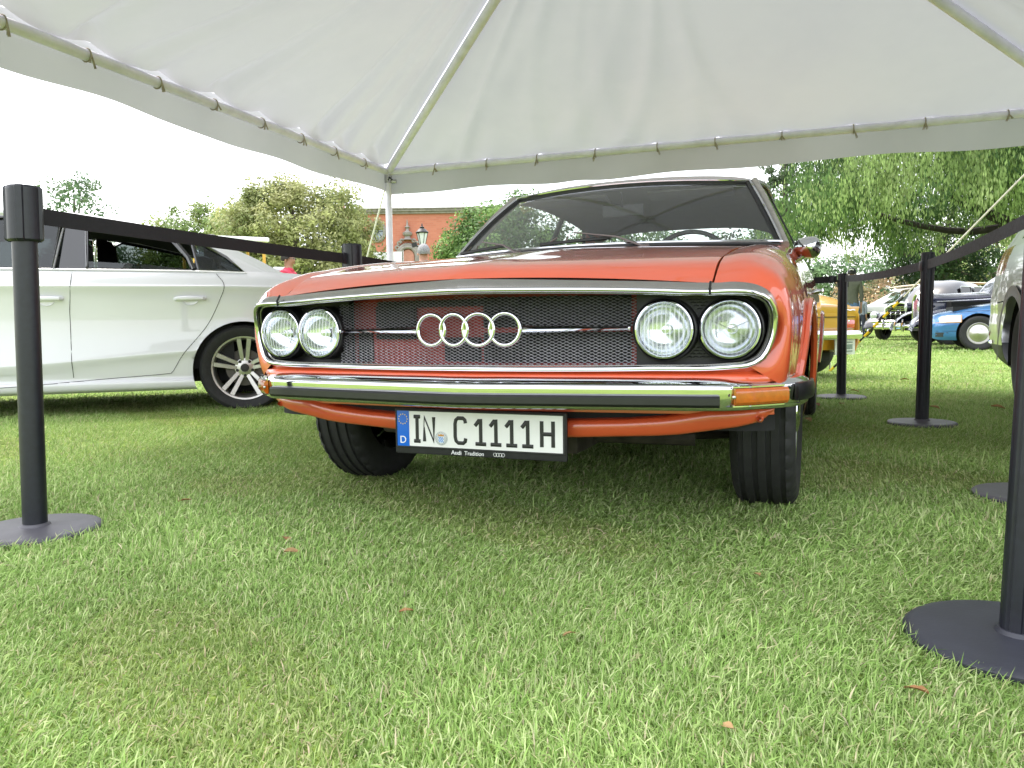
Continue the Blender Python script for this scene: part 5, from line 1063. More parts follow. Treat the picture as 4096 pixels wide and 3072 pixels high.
def wagon():
    t = empty('wood_wagon', (10.3, 26.0, 0), -1.75, 'white station wagon with wood-panelled sides and boards on its roof', 'car'); B = lambda mb, n_, m, par=t, **k: mb.build(n_, m, par, **k)
    white = mat('wagon_white', (.78, .78, .76), .3, 0, .9, var=.02); wood = mat('wood_side', (.085, .05, .035), .45, 0, .4, var=.35, scale=14); tan = mat('tan_roof', (.33, .21, .13), .5, var=.1)
    st = []
    for y, hw, zt in ((0, .86, .92), (.08, .94, .98), (1.0, .96, 1.02), (1.7, .97, 1.05), (3.5, .97, 1.04), (5.0, .95, 1.02), (5.25, .9, .9)): st.append([(0, y, zt + .03), (hw * .6, y, zt + .02), (hw * .93, y, zt - .01), (hw, y, zt - .10), (hw * 1.0, y, .66), (hw * .99, y, .5), (hw * .95, y, .36)])
    G = loft(st, 31, .07); G, keep = cut_arches(G, [(.95, .36, .42), (4.0, .36, .42)]); zc = (G[:-1, :-1, 2] + G[1:, 1:, 2]) / 2
    for f_ in (1, -1):
        H = G if f_ > 0 else mirror(G)
        mb = MB(); mb.grid(H, keep=keep & (zc > .80)); B(mb, 'body_side', white, angle=180)
        mb = MB(); mb.grid(H, keep=keep & (zc <= .80)); B(mb, 'wood_panel', wood, angle=180)
        for z in (.80, .48): mb = MB(); mb.tube([(f_ * .985, .1, z), (f_ * .99, 2.5, z), (f_ * .97, 5.1, z)], .014, 5); B(mb, 'chrome_moulding', CHROME)
        for y in (.95, 4.0): simple_wheel(t, (f_ * .84, y, .36), .36, .2, f_, CHROME, True)
        for y0, y1, y2, y3 in ((1.85, 2.55, 2.3, 2.55), (2.62, 3.5, 2.62, 3.5), (3.58, 4.9, 3.58, 4.75)):
            mb = MB(); mb.prism([(f_ * .90, y0, 1.07), (f_ * .90, y1, 1.07), (f_ * .76, y3, 1.45), (f_ * .76, y2, 1.45)], (-f_ * .01, 0, 0)); w_ = B(mb, 'side_window', glass('wagon_glass', (.55, .65, .62)), smooth=False)
            mb = MB(); mb.tube([(f_ * .905, y0, 1.07), (f_ * .905, y1, 1.07), (f_ * .765, y3, 1.45), (f_ * .765, y2, 1.45)], .016, 5, closed=True); B(mb, 'window_rim', CHROME, w_)
        for y in (.42, .75): pass
    rows = [[(a * hw, y, z) for a in np.linspace(-1, 1, 9)] for y, z, hw in ((1.55, 1.06, .88), (2.25, 1.46, .74))]
    mb = MB(); mb.grid(rows); B(mb, 'windscreen', glass('wagon_screen', (.65, .75, .75)))
    rows = [[(a * .78, y, z + .05 * (1 - a * a)) for a in np.linspace(-1, 1, 9)] for y, z in ((2.15, 1.47), (2.5, 1.52), (4.5, 1.52), (4.85, 1.47), (5.15, 1.05))]
    mb = MB(); mb.grid(rows); B(mb, 'roof', tan)
    mb = MB(); mb.grid([[(a * .79, y, z + .05 * (1 - a * a)) for a in np.linspace(-1, 1, 9)] for y, z in ((2.05, 1.44), (2.2, 1.50), (2.6, 1.545))]); B(mb, 'roof_front', white)
    for x in (-.25, .25): mb = MB(); mb.tube([(x, .03, .75), (x, .0, .75)], .10, 16); B(mb, 'headlamp', CHROME)
    rows = [[(a * .86, y, z) for a in np.linspace(-1, 1, 9)] for y, z in ((.0, .92), (-.02, .7), (0, .5), (.05, .38))]; mb = MB(); mb.grid(rows); B(mb, 'nose', white)
    mb = MB(); mb.tube([(-.98, .3, .45), (-.95, -.05, .45), (0, -.12, .45), (.95, -.05, .45), (.98, .3, .45)], .07, 8, flat=(1, .6)); B(mb, 'bumper', CHROME)
    mb = MB(); mb.box((0, 2.6, .5), (1.3, 4.8, .3)); mb.box((0, 3.2, .85), (1.5, 3.0, .4)); B(mb, 'underbody', BLACKM, smooth=False)
    for z, x in ((1.63, .35), (1.63, -.35)):
        mb = MB(); mb.tube([(x, 1.9, z - .03), (x, 2.3, z), (x, 3.6, z + .08), (x, 4.7, z + .03), (x, 5.0, z + .03)], [.01, .16, .24, .18, .02], 12, flat=(.16, 1.0), up=(0, 0, 1)); sb = mb.build('surfboard', mat('board_cream', (.62, .50, .34), .35, 0, .6, var=.1), None)
        sb.location = (10.3, 26.0, 0); sb.rotation_euler = (0, 0, -1.75); tag(sb, 'cream board lying on the wagon roof on the side of the %s' % ('black vintage car' if x > 0 else 'far hedge'), 'board', 'boards on the wagon roof')
    for y in (2.7, 4.3): mb = MB(); mb.tube([(-.6, y, 1.56), (-.6, y, 1.60), (.6, y, 1.60), (.6, y, 1.56)], .015, 6); B(mb, 'roof_rack', CHROME)
wagon()
# ------------------------------------------------------------------ trees and shrubs
LEAF = attr_mat('leaf', .6, .35, .25)
BARK = mat('bark', (.075, .058, .045), .9, var=.35, scale=8, bump=.6, bscale=25)
def leaves_mesh(name, P, N, size, cols, parent, asp=.45, kind=None, droop=None):
    """P leaf centres, N preferred normals; each leaf a four-cornered blade folded a little along its middle"""
    n = len(P); a = RNG.normal(0, 1, (n, 3)); a -= N * (a * N).sum(1, keepdims=True); a /= np.linalg.norm(a, axis=1, keepdims=True)
    if droop is not None: a = a * .3 + np.array(droop); a /= np.linalg.norm(a, axis=1, keepdims=True)
    b = np.cross(N, a); b /= np.maximum(np.linalg.norm(b, axis=1, keepdims=True), 1e-6)
    s = size * RNG.uniform(.6, 1.3, (n, 1))
    V = np.stack([P - a * s * .5, P + b * s * asp * .5 + N * s * .06, P + a * s * .5, P - b * s * asp * .5 + N * s * .06], 1)
    me = bpy.data.meshes.new(name); me.vertices.add(n * 4); me.vertices.foreach_set('co', V.reshape(-1).astype(np.float32))
    me.loops.add(n * 4); me.loops.foreach_set('vertex_index', np.arange(n * 4, dtype=np.int32)); me.polygons.add(n); me.polygons.foreach_set('loop_start', (np.arange(n) * 4).astype(np.int32)); me.update()
    C = np.ones((n, 4, 4), np.float32); C[:, :, :3] = cols[:, None, :]
    at = me.color_attributes.new('Col', 'FLOAT_COLOR', 'POINT'); at.data.foreach_set('color', C.reshape(-1))
    return link_mesh(name, me, LEAF, parent, False)
def tree(name, label, x, y, crown, nclump, nleaf, size, cols, trunk=.18, seed=1, cl=.32, hollow=.55, group=None, cat='tree', spread=.5, asp=.45, limbs=8, shape=None):
    """crown: (centre z, rx, rz); clumps of leaves over a hollow ellipsoid, carried by real limbs"""
    global RNG
    keep = RNG; RNG = np.random.default_rng(seed); rr = random.Random(seed)
    t = empty(name, (x, y, 0), rr.uniform(0, 6), label, cat, group); cz, rx, rz = crown
    cc = []
    while len(cc) < nclump:
        d = RNG.normal(0, 1, 3); d /= np.linalg.norm(d); r = RNG.uniform(hollow, 1) ** .6
        p = d * r * np.array((rx, rx, rz)) * RNG.uniform(.85, 1.08)
        if shape: p = shape(p, rx, rz)
        cc.append(p)
    cc = np.array(cc); P = []; Nn = []; Cc = []; cols = np.array(cols)
    for p in cc:
        k = int(nleaf * RNG.uniform(.6, 1.4)); q = RNG.normal(0, 1, (k, 3)); q /= np.linalg.norm(q, axis=1, keepdims=True); rad = cl * rx * RNG.uniform(.6, 1.25) * RNG.random((k, 1)) ** .4
        pt = p + q * rad * np.array((1, 1, .75)); out = p / np.array((rx, rx, rz)); n_ = q * .7 + out * .5 + np.array((0, 0, .5)) + RNG.normal(0, spread, (k, 3)); n_ /= np.linalg.norm(n_, axis=1, keepdims=True)
        base = 1.18 * cols[RNG.integers(0, len(cols))] * RNG.uniform(.75, 1.25); P.append(pt); Nn.append(n_); Cc.append(base * RNG.uniform(.7, 1.3, (k, 1)))  # leaf colours lightened to stand in for background haze
    P = np.concatenate(P); P[:, 2] += cz; P[:, 2] = np.maximum(P[:, 2], .05)
    leaves_mesh('crown', P, np.concatenate(Nn), size, np.concatenate(Cc), t, asp)
    mb = MB(); top = cz + rz * .35; mb.tube([(0, 0, -.1), (trunk * .4, 0, top * .35), (-trunk * .3, trunk * .3, top * .7), (0, 0, top)], [trunk * 1.3, trunk, trunk * .75, trunk * .3], 10); mb.build('trunk', BARK, t)
    for i in range(limbs):
        p = cc[rr.randrange(len(cc))]; z0 = top * rr.uniform(.35, .8); e = Vector((p[0], p[1], p[2] + cz)); mid = Vector((p[0] * .4, p[1] * .4, (z0 + e.z) / 2 + .1 * rz))
        mb = MB(); mb.tube([(0, 0, z0), mid, e], [trunk * .5, trunk * .3, trunk * .08], 6); mb.build('limb', BARK, t)
    RNG = keep; return t
OL = [(.24, .265, .10), (.29, .31, .13), (.18, .215, .08), (.34, .345, .16)]; GR = [(.085, .155, .045), (.125, .215, .060), (.06, .11, .034), (.18, .28, .085)]; DK = [(.028, .055, .020), (.04, .075, .026), (.02, .04, .016)]; GB = [(.10, .16, .085), (.13, .19, .10), (.075, .13, .065)]
tree('broad_tree', 'broad olive-green rounded tree beside the red brick building', -7.6, 28.5, (3.75, 2.75, 2.15), 300, 150, .15, OL, .22, 3, .20, .62)
tree('broad_tree', 'pale green tree behind the olive-green rounded tree', -13.0, 35, (3.9, 3.1, 2.3), 190, 130, .18, [(.20, .25, .08), (.25, .29, .10), (.15, .21, .07)], .2, 5, .22, .6)
tree('slender_tree', 'thin grey-green tree with open crown above the white sedan roof', -16.6, 30.5, (4.75, 1.35, 2.3), 46, 55, .17, GB, .12, 8, .34, .2, spread=.8, limbs=16)
tree('low_tree', 'grey-green low tree behind the white sedan window', -10.6, 20, (1.7, 1.5, 1.2), 90, 90, .12, GB, .1, 9, .25, .5)
tree('feathery_tree', 'bright green feathery tree between the street lamp and the coupe windscreen', -.02, 23.0, (2.3, 2.15, 1.9), 230, 150, .13, GR, .16, 12, .20, .55)
tree('hedge_tree', 'mid green tree seen through the coupe rear window, beside the feathery tree', 4.4, 31, (2.6, 3.0, 2.0), 120, 90, .19, GR + GB, .2, 14, .22, .5)
tree('hedge_tree', 'darker green tree seen through the coupe rear window near the poplar', 10.0, 34, (2.6, 2.8, 1.9), 110, 90, .19, GR + DK, .2, 15, .22, .5)
tree('poplar_tree', 'tall narrow dark poplar rising behind the coupe roof', 13.1, 38, (6.2, 1.45, 6.0), 190, 80, .17, [(.055, .085, .04), (.04, .065, .03), (.08, .115, .055)], .2, 16, .26, .2)
tree('dark_pine', 'dark green conifer with bare trunk behind the vintage cars', 16.0, 29.5, (3.3, 2.2, 1.9), 130, 90, .16, DK, .28, 18, .24, .3)
tree('far_tree', 'rounded grey-green tree far behind the yellow car', 23.6, 56, (2.9, 3.3, 2.4), 130, 80, .26, [(.11, .19, .09), (.15, .23, .11), (.09, .15, .08)], .25, 20, .22, .55)
tree('far_tree', 'fresh green tree far behind, left of the dry shrub', 27.5, 50, (2.2, 2.6, 1.8), 100, 70, .24, GR, .2, 21, .22, .5)
tree('far_tree', 'leafy green tree at the far edge behind the navy saloon', 26.5, 43, (3.0, 3.6, 2.6), 140, 80, .24, GR + OL, .25, 22, .22, .5)
tree('far_tree', 'green tree at the lawn edge beyond the silver crossover', 27.0, 36, (3.4, 3.6, 3.0), 150, 80, .22, GR + OL, .25, 23, .22, .5)
tree('dry_shrub', 'tan dry-leaved shrub above the wagon roof', 20.3, 43, (1.5, 2.7, 1.55), 120, 80, .2, [(.36, .25, .15), (.42, .32, .20), (.25, .2, .11), (.2, .22, .1)], .1, 25, .22, .4, cat='shrub')
tree('dry_shrub', 'tan and green shrub behind the vintage cars at the dark conifer foot', 24.0, 42, (1.1, 2.4, 1.2), 80, 70, .2, [(.30, .24, .14), (.18, .22, .09)], .1, 26, .22, .4, cat='shrub')
for k, (x, y, h) in enumerate(((-30, 48, 3.0), (-24, 50, 3.4), (-19, 47, 3.0))):
    tree('far_tree', ['green tree seen through the front window of the white sedan', 'green tree seen past the white sedan door pillar', 'green tree seen through the rear window of the white sedan'][k], x, y, (h * .6, 3.6, h * .62), 90, 70, .26, GR + OL, .2, 30 + k, .24, .5)
def pepper_tree():
    """weeping tree: long limbs, curtains of hanging leaflets"""
    global RNG
    keep = RNG; RNG = np.random.default_rng(77); rr = random.Random(77)
    X, Y = 12.7, 16.2; t = empty('weeping_tree', (X, Y, 0), 0, 'large weeping pepper tree with long hanging foliage beside the tent', 'tree')
    mb = MB(); mb.tube([(0, 0, -.1), (.1, 0, 1.2), (-.1, .1, 2.3), (-.2, 0, 3.2)], [.42, .34, .30, .22], 12); mb.build('trunk', BARK, t)
    dark = mat('bark_dark', (.030, .024, .020), .9, var=.35, scale=8, bump=.6, bscale=25)
    for i in range(12):
        q = rr.uniform(0, 2 * PI); ln = rr.uniform(2.5, 5.0); h = rr.uniform(3.6, 5.6); z0 = rr.uniform(1.9, 3.1)
        p = [Vector((0, 0, z0)), Vector((math.cos(q) * ln * .35, math.sin(q) * ln * .35, z0 + (h - z0) * .75)), Vector((math.cos(q) * ln * .7, math.sin(q) * ln * .7, h)), Vector((math.cos(q) * ln, math.sin(q) * ln, h + .2))]
        mb = MB(); mb.tube(p, [.15, .10, .06, .02], 7); mb.build('limb', dark, t)
    for lim in ([(0, 0, 2.3), (-1.6, .6, 2.55), (-3.0, 1.0, 2.45), (-4.6, 1.2, 2.85), (-5.4, 1.0, 3.3)], [(-2.0, .6, 2.5), (-3.4, .5, 3.1), (-4.4, .6, 3.9)], [(-1.2, .4, 2.5), (-2.0, .2, 3.4), (-2.4, .3, 4.6)]):
        lim = spl(np.linspace(0, 1, len(lim)), np.array(lim), np.linspace(0, 1, 14)); mb = MB(); mb.tube([tuple(p) for p in lim], [.13 * (1 - .85 * k / 13) for k in range(14)], 7); mb.build('limb', dark, t)
    P = []; N = []; C = []; cols = np.array([(.19, .285, .09), (.24, .34, .115), (.10, .175, .055), (.055, .105, .034), (.32, .41, .17)])
    for i in range(560):
        while True:
            ax, ay = rr.uniform(-1, .55), rr.uniform(-1, 1)
            if ax * ax + ay * ay < 1: break
        dome = math.sqrt(max(0, 1 - ax * ax - ay * ay)); top_ = 2.7 + 3.6 * dome; az_ = top_ - rr.random() ** 1.6 * min(2.6, top_ - 2.5); c0 = Vector((ax * 7.4, ay * 4.6, az_)); tone = cols[RNG.integers(0, 5)] * rr.uniform(.8, 1.2); lg = rr.uniform(.55, 1.45)
        for j in range(13):
            a_ = c0 + Vector((rr.gauss(0, .24), rr.gauss(0, .24), rr.uniform(-.2, .2))); ln = lg * rr.uniform(.6, 1.15); n = int(ln * 32) + 4; s = np.linspace(0, 1, n)[:, None]
            pts = np.array(a_) + np.array((rr.gauss(0, .14), rr.gauss(0, .14), 0)) * s * ln + np.array((0, 0, -1)) * s * ln + RNG.normal(0, .06, (n, 3)); zm = 1.85 + .45 * rr.random() + (.25 if ax > -.35 else .45 if ax < -.55 else 0); pts = pts[pts[:, 2] > zm]
            if len(pts) == 0: continue
            nn = RNG.normal(0, 1, (len(pts), 3)) * np.array((1, 1, .3)); nn /= np.linalg.norm(nn, axis=1, keepdims=True); P.append(pts); N.append(nn); C.append(tone * RNG.uniform(.75, 1.25, (len(pts), 1)))
    P = np.concatenate(P); leaves_mesh('crown', P, np.concatenate(N), .095, np.concatenate(C), t, .34, droop=(0, 0, -1)); RNG = keep
pepper_tree()

# ------------------------------------------------------------------ brick building with stone details
def building():
    t = empty('brick_building', (-6.0, 46.0, 0), 0.0, 'red brick building with grey stone cornice and oval window', 'building')
    m, n, b = new_mat('red_brick'); b.inputs['Roughness'].default_value = .9; tcn = n.nodes.new('ShaderNodeTexCoord'); br = n.nodes.new('ShaderNodeTexBrick'); mp = n.nodes.new('ShaderNodeMapping'); mp.inputs['Rotation'].default_value = (PI / 2, 0, 0)
    br.inputs['Color1'].default_value = (.50, .185, .12, 1); br.inputs['Color2'].default_value = (.45, .155, .10, 1); br.inputs['Mortar'].default_value = (.45, .20, .14, 1); br.inputs['Scale'].default_value = 1.0; br.inputs['Brick Width'].default_value = .32; br.inputs['Row Height'].default_value = .11; br.inputs['Mortar Size'].default_value = .008
    n.links.new(tcn.outputs['Object'], mp.inputs[0]); n.links.new(mp.outputs[0], br.inputs['Vector']); n.links.new(br.outputs['Color'], b.inputs['Base Color'])
    stone = mat('grey_stone', (.26, .235, .215), .85, var=.25, scale=5, bump=.3, bscale=20); B = lambda mb, n_, mm, par=t, **k: mb.build(n_, mm, par, **k)
    mb = MB(); mb.box((1.2, 3, 3.5), (9.6, 6, 7.0)); B(mb, 'wall', m, smooth=False)
    for z, d, h in ((7.05, .14, .12), (7.17, .26, .12), (7.27, .34, .08)): mb = MB(); mb.box((1.2, 3 - d / 2, z), (9.6 + d, 6 + d, h)); B(mb, 'cornice', stone, bevel=.02)
    ox, oz = -1.62, 6.02
    mb = MB(); mb.tube([(ox + .40 * math.cos(q), -.04, oz + .56 * math.sin(q)) for q in np.linspace(0, 2 * PI, 33)[:-1]], .10, 8, closed=True); ow = B(mb, 'oval_window', stone)
    mb = MB(); mb.prism([(ox + .37 * math.cos(q), -.03, oz + .53 * math.sin(q)) for q in np.linspace(0, 2 * PI, 33)[:-1]], (0, .02, 0)); B(mb, 'pane', mat('leaded_glass', (.20, .24, .27), .15, .0, .5, var=.3, scale=12), ow, smooth=False)
    for k in range(4): q = k * PI / 4; mb = MB(); mb.tube([(ox - .37 * math.cos(q), -.05, oz - .53 * math.sin(q)), (ox + .37 * math.cos(q), -.05, oz + .53 * math.sin(q))], .015, 5); B(mb, 'glazing_bar', BLACKM, ow)
    nx = .10
    nc = empty('stone_niche'); nc.parent = t
    for r, yy, mm in ((.62, -.10, stone), (.50, -.14, stone), (.36, -.12, mat('niche_pink', (.42, .19, .14), .8, var=.2, scale=4))):
        pts = [(nx - r, yy, 2.0)] + [(nx + r * math.cos(q), yy, 4.55 + r * 1.1 * math.sin(q)) for q in np.linspace(PI, 0, 17)] + [(nx + r, yy, 2.0)]
        mb = MB()
        if mm is stone: mb.tube(pts, .11, 8)
        else: mb.prism(pts, (0, .1, 0))
        B(mb, 'niche_arch' if mm is stone else 'niche_panel', mm, nc, smooth=mm is stone)
    for s_ in (-1, 1):
        for (dx, dz, r) in ((.62, 5.05, .12), (.50, 5.30, .11), (.34, 5.45, .10), (.72, 4.7, .11)): mb = MB(); mb.tube([(nx + s_ * dx + r * math.cos(q) * (1 - q / 12), -.14, dz + r * math.sin(q) * (1 - q / 12)) for q in np.linspace(0, 5.2, 14)], .055, 6); B(mb, 'scroll', stone, nc)
    mb = MB(); mb.lathe([(.30, 5.5), (.20, 5.58), (.14, 5.7), (.26, 5.78), (.28, 5.9), (.12, 6.0), (.07, 6.15), (.16, 6.22), (.06, 6.32), (.03, 6.6), (.001, 6.7)], (nx, -.14, 0), (0, 0, 1), 16); B(mb, 'finial', stone, nc)
    mb = MB(); mb.box((-.2, .6, 8.0), (.05, .05, 1.4)); mb.box((-.2, .6, 8.45), (.62, .05, .05)); B(mb, 'roof_cross', mat('iron', (.2, .16, .16), .6))
    mb = MB(); mb.lathe([(.16, 0), (.22, .25), (.18, .5), (.30, .62), (.20, .9), (.001, 1.05)], (-3.9, 1.0, 7.3), (0, 0, 1), 16); B(mb, 'roof_urn', mat('urn_red', (.45, .22, .18), .8))
    return t
building()
def street_lamp():
    iron = mat('lamp_iron', (.03, .03, .032), .5, .4); t = empty('street_lamp', (-3.36, 30.5, 0), 0, 'black cast-iron street lamp with glass lantern before the brick building', 'street lamp'); B = lambda mb, n_, m, **k: mb.build(n_, m, t, **k)
    mb = MB(); mb.lathe([(.18, 0), (.18, .2), (.10, .3), (.07, .9), (.055, 1.0), (.045, 3.4), (.08, 3.45), (.05, 3.55), (.10, 3.66)], n=16); B(mb, 'pole', iron)
    mb = MB(); mb.lathe([(.11, 3.66), (.21, 4.10)], n=6); B(mb, 'lantern_glass', mat('lantern_glass', (.72, .74, .75), .3, 0, .4, var=.08))
    for k in range(6): q = k * PI / 3; mb = MB(); mb.tube([(.112 * math.cos(q), .112 * math.sin(q), 3.66), (.215 * math.cos(q), .215 * math.sin(q), 4.11)], .013, 5); B(mb, 'lantern_bar', iron)
    mb = MB(); mb.lathe([(.24, 4.10), (.25, 4.14), (.12, 4.27), (.07, 4.28), (.09, 4.33), (.03, 4.36), (.025, 4.44), (.001, 4.48)], n=12); B(mb, 'lantern_cap', iron)
    mb = MB(); mb.tube([(0, 0, 3.55), (-.25, 0, 3.62)], .02, 6); mb.box((-.30, -.03, 3.66), (.20, .08, .16), Matrix.Rotation(-.3, 3, 'Y')); B(mb, 'floodlight', iron)
street_lamp()
def banner():
    t = empty('banner_stand', (-5.0, 32, 0), 0, 'plain white banner board in front of the brick building', 'banner')
    mb = MB(); mb.box((0, 0, 2.1), (1.30, .05, 2.9)); mb.build('board', mat('banner_white', (.82, .83, .84), .6, var=.03), t, bevel=.01)
    for x in (-.68, .68): mb = MB(); mb.tube([(x, 0, 0), (x, 0, 3.6)], .03, 8); mb.build('pole', SATIN, t)
banner()
def cart():
    t = empty('golf_cart', (-4.55, 12.6, 0), .5, 'white-roofed golf cart with yellow roof posts behind the white sedan', 'cart'); B = lambda mb, n_, m, par=t, **k: mb.build(n_, m, par, **k)
    mb = MB(); mb.box((0, 0, 1.93), (1.15, 1.5, .07)); B(mb, 'roof', WHITEP, bevel=.025)
    yp = mat('post_yellow', (.62, .36, .05), .5)
    for x in (-.5, .5):
        for y in (-.65, .65): mb = MB(); mb.tube([(x, y * 1.05, .75), (x, y, 1.9)], .025, 8); B(mb, 'roof_post', yp)
    mb = MB(); mb.box((0, -.55, .55), (1.15, .8, .5)); B(mb, 'front_cowl', WHITEP, bevel=.08)
    mb = MB(); mb.box((0, .55, .55), (1.15, .9, .45)); B(mb, 'rear_body', WHITEP, bevel=.08)
    mb = MB(); mb.box((0, .25, .86), (1.0, .5, .12)); B(mb, 'seat', BLACKP, bevel=.04); mb = MB(); mb.box((0, .52, 1.15), (1.0, .12, .5)); B(mb, 'seat_back', BLACKP, bevel=.04)
    for x in (-.52, .52):
        for y in (-.8, .75): simple_wheel(t, (x, y, .23), .23, .18, 1 if x > 0 else -1, WHITEP)
    mb = MB(); mb.tube([(.5, -.7, 1.45), (.66, -.72, 1.45)], .012, 6); B(mb, 'mirror_arm', BLACKP); mb = MB(); mb.box((.72, -.72, 1.46), (.20, .04, .12)); B(mb, 'mirror', SILVER, bevel=.015)
cart()

# ------------------------------------------------------------------ people
def person(label, loc, rz, shirt, trousers, skin, hair_col, height=1.72, hair='short', head_turn=0.0, arms=((-.28, .02, -.30), (-.26, -.10, -.52)), group=None, cap=None, collar=False, glasses=False):
    """one continuous body grown from a skeleton with the skin modifier; clothing zones are bands of the same surface"""
    t = empty('person', loc, rz, label, 'person', group); S = height / 1.72
    V = []; E = []; R = []
    def add(p, r, par=None):
        V.append(tuple(c * S for c in p)); R.append((r[0] * S, r[1] * S)); i = len(V) - 1
        if par is not None: E.append((par, i))
        return i
    pel = add((0, 0, .93), (.155, .115)); wa = add((0, .005, 1.08), (.140, .105), pel); ch = add((0, 0, 1.26), (.165, .120), wa); sh = add((0, .01, 1.40), (.125, .085), ch); nk = add((0, .01, 1.47), (.058, .060), sh); hd0 = add((0, -.005, 1.535), (.060, .070), nk); hd = add((0, -.010, 1.60), (.076, .092), hd0); tp = add((0, .002, 1.675), (.062, .080), hd)
    no = add((0, -.105, 1.585), (.012, .014), hd)
    for s_ in (1, -1):
        shd = add((s_ * .165, .01, 1.385), (.070, .070), sh); el = add((s_ * .215, .03, 1.11), (.046, .046), shd); wr = add((s_ * .20, -.12 if s_ > 0 else .0, .90), (.032, .028), el); hn = add((s_ * .195, -.16 if s_ > 0 else -.02, .82), (.042, .022), wr)
        for k, (fx, ln) in enumerate(((-.026, .065), (-.009, .085), (.009, .080), (.025, .062))): f0 = add((s_ * (.195 + fx * .9), (-.17 if s_ > 0 else -.03), .775), (.010, .010), hn); add((s_ * (.193 + fx), (-.185 if s_ > 0 else -.05), .775 - ln), (.008, .008), f0)
        th = add((s_ * .165, -.19 if s_ > 0 else -.05, .80), (.011, .011), hn); add((s_ * .158, -.21 if s_ > 0 else -.075, .765), (.009, .009), th)
        hp = add((s_ * .090, 0, .86), (.098, .100), pel); kn = add((s_ * .10, -.01, .49), (.066, .068), hp); an = add((s_ * .105, .03, .10), (.044, .048), kn); he = add((s_ * .107, .02, .045), (.042, .045), an); add((s_ * .12, -.16, .035), (.040, .030), he)
    me = bpy.data.meshes.new('body'); me.from_pydata(V, E, []); o = bpy.data.objects.new('body', me); COL.objects.link(o)
    sk = o.modifiers.new('s', 'SKIN'); sk.use_smooth_shade = True
    for i, r in enumerate(R): me.skin_vertices[0].data[i].radius = r
    me.skin_vertices[0].data[0].use_root = True
    o.modifiers.new('u', 'SUBSURF').levels = 2
    dg = bpy.context.evaluated_depsgraph_get(); m2 = bpy.data.meshes.new_from_object(o.evaluated_get(dg)); bpy.data.objects.remove(o)
    sm_ = [mat('skin_' + skin[0], skin[1], .55, var=.05), mat('shirt_' + shirt[0], shirt[1], .85, var=.12, scale=20), mat('trousers_' + trousers[0], trousers[1], .9, var=.15, scale=25), mat('shoe_white', (.7, .7, .69), .6)]
    body = link_mesh('body', m2, sm_, t, True, 180)
    for p in m2.polygons:
        c = p.center / S; armx = abs(c.x) > .15 and c.z < 1.30
        p.material_index = 3 if c.z < .085 else 2 if (c.z < .93 and abs(c.x) < .19 and not (armx and c.z > .70 and abs(c.x) > .185)) else 0 if (c.z > 1.475 or (abs(c.x) > .155 and c.z < .95)) else 1
    hm = mat('hair_' + hair_col[0], hair_col[1], .7, var=.4, scale=60, bump=.5, bscale=120)
    rows = []
    for i in range(13):
        f = i / 12 * PI * .62; row = []
        for j in range(28):
            q = 2 * PI * j / 28; fr = max(0, -math.sin(q)); ff = f * (1 - .45 * fr); w_ = 1 + .03 * math.sin(9 * q + 5 * f)
            row.append((.086 * math.sin(ff) * math.cos(q) * w_ * S, (.012 + .106 * math.sin(ff) * math.sin(q) * w_) * S, (1.625 + .108 * math.cos(ff) * w_) * S))
        rows.append(row)
    mb = MB(); mb.grid(rows, closed_v=True); mb.build('hair', hm, t, angle=180)
    for s_ in (1, -1): mb = MB(); mb.lathe([(.001, .012), (.012, .010), (.017, .002), (.012, -.008)], (s_ * .082 * S, .012 * S, 1.585 * S), (s_, .3, 0), 10); mb.build('ear', sm_[0], t)
    for s_ in (1, -1): mb = MB(); mb.lathe([(.001, .003), (.007, .002), (.010, -.004)], (s_ * .032 * S, -.096 * S, 1.612 * S), (0, -1, 0), 8); mb.build('eye', BLACKP, t)
    mb = MB(); mb.tube([(-.025 * S, -.094 * S, 1.548 * S), (0, -.100 * S, 1.543 * S), (.025 * S, -.094 * S, 1.548 * S)], .005 * S, 5); mb.build('mouth', mat('lip', (.35, .10, .09), .5), t)
    if glasses: mb = MB(); mb.tube([(-.085 * S, 0, 1.615 * S), (-.07 * S, -.105 * S, 1.615 * S), (.07 * S, -.105 * S, 1.615 * S), (.085 * S, 0, 1.615 * S)], .004, 5); mb.build('glasses', BLACKP, t)
    if collar: mb = MB(); mb.tube([(.075 * S * math.cos(q), .012 * S + .080 * S * math.sin(q), (1.455 + .02 * math.sin(q)) * S) for q in np.linspace(-1.2, PI + 1.2, 20)], .018 * S, 6); mb.build('collar', sm_[1], t)
    if cap:
        rows = [[(.094 * math.sin(f) * math.cos(q) * S, (.004 + .112 * math.sin(f) * math.sin(q)) * S, (1.628 + .112 * math.cos(f)) * S) for q in np.linspace(0, 2 * PI, 25)[:-1]] for f in np.linspace(0.02, PI * .5, 8)]
        mb = MB(); mb.grid(rows, closed_v=True); c_ = mb.build('cap', cap, t, angle=180)
        mb = MB(); mb.tube([(0, -.09 * S, 1.635 * S), (0, -.17 * S, 1.625 * S)], [.085 * S, .06 * S], 12, flat=(.08, 1), up=(0, 0, 1)); mb.build('cap_peak', cap, c_)
        mb = MB(); mb.tube([(-.04 * S, .100 * S, 1.68 * S), (0, .112 * S, 1.695 * S), (.05 * S, .100 * S, 1.685 * S)], .012, 5); mb.build('cap_mark', mat('print_white', (.8, .8, .8), .5), c_)
    return t
tan_s = ('tan', (.36, .19, .125)); brown_s = ('brown', (.30, .15, .095))
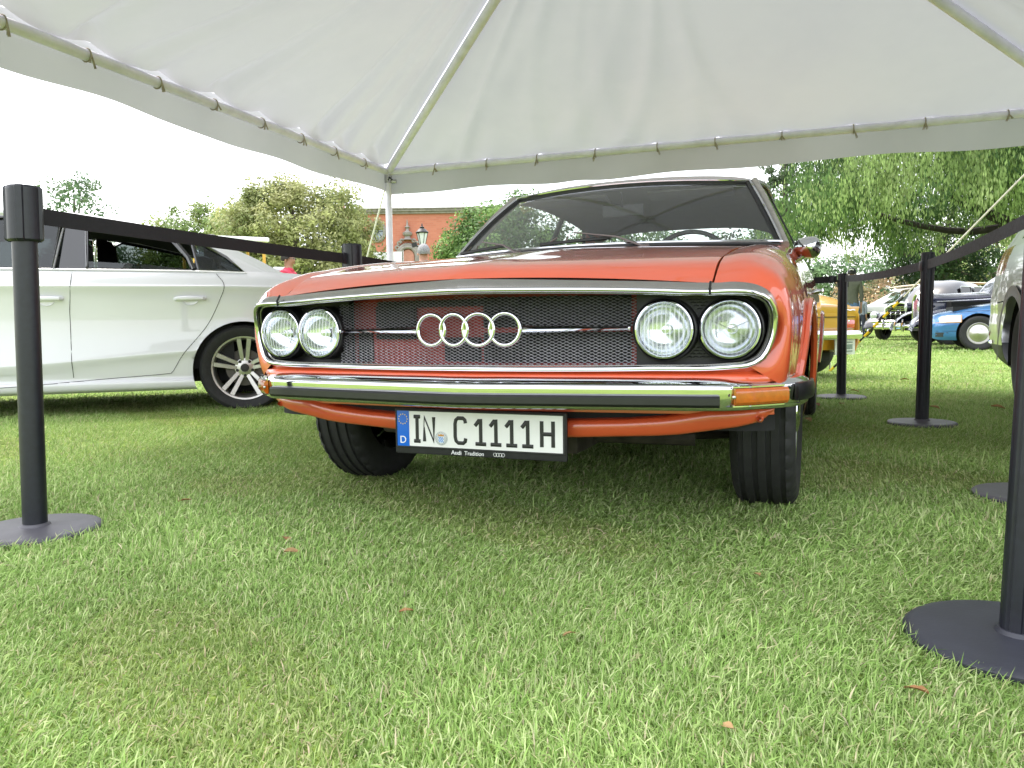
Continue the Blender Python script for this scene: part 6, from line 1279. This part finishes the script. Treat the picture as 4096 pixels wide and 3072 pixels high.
person('smiling person in a crimson shirt with dark hair behind the white sedan', (-3.46, 12.4, 0), 1.45, ('crimson', (.50, .035, .075)), ('navy', (.03, .035, .06)), brown_s, ('black', (.02, .016, .015)), 1.76, collar=True, glasses=True)
person('grey-haired man in a pale red shirt beyond the orange bonnet', (-1.20, 11.0, 0), PI + .4, ('red', (.50, .10, .085)), ('grey', (.12, .12, .13)), tan_s, ('grey', (.20, .20, .21)), 1.70, collar=True)
person('man in a dark cap and olive shirt walking past the yellow car', (8.0, 18.6, 0), 2.7, ('olive', (.10, .105, .08)), ('denim', (.09, .16, .30)), tan_s, ('black', (.02, .016, .015)), 1.78, cap=mat('cap_navy', (.015, .02, .035), .7))
person('dark-haired person in a grey shirt beside the white wagon', (10.9, 24.6, 0), 2.2, ('grey_blue', (.20, .23, .27)), ('navy', (.03, .035, .06)), tan_s, ('black', (.02, .016, .015)), 1.35)

# ------------------------------------------------------------------ fallen leaves on the lawn
lf = [mat('dry_leaf_a', (.30, .15, .06), .8, var=.2), mat('dry_leaf_b', (.38, .24, .11), .8, var=.2)]
D = 4096 / 2212
spots = [(-.62, 2.10, .045), (-.57, 1.98, .045), (.62, 1.18, .04), (.10, 1.42, .03), (-.22, 1.55, .03), (2.75, 6.3, .07), (2.06, 5.3, .07), (2.25, 5.35, .06), (2.72, 5.05, .07), (3.7, 7.4, .08), (3.1, 5.0, .08), (1.7, 4.5, .07), (2.6, 4.0, .05), (5.2, 11, .09), (4.0, 9.2, .08), (.55, 1.75, .03), (-1.1, 2.6, .04), (.3, 1.08, .025)]
for i, (x, y, s) in enumerate(spots):
    rr = random.Random(i); rows = [[(s * (a - .5), s * .28 * math.sin(PI * min(max(a, .02), .98)) * b, s * (.10 * b * b + .12 * math.sin(PI * a) * rr.uniform(.6, 1))) for b in (-1, -.4, 0, .4, 1)] for a in np.linspace(0, 1, 8)]
    mb = MB(); mb.grid(rows); o = mb.build('fallen_leaf', lf[i % 2], None, angle=180); o.location = (x, y, .016); o.rotation_euler = (rr.uniform(-.3, .3), rr.uniform(-.3, .3), rr.uniform(0, 6)); tag(o, 'small curled dry brown leaf lying on the mown grass', 'leaf', 'dry leaves scattered over the lawn')
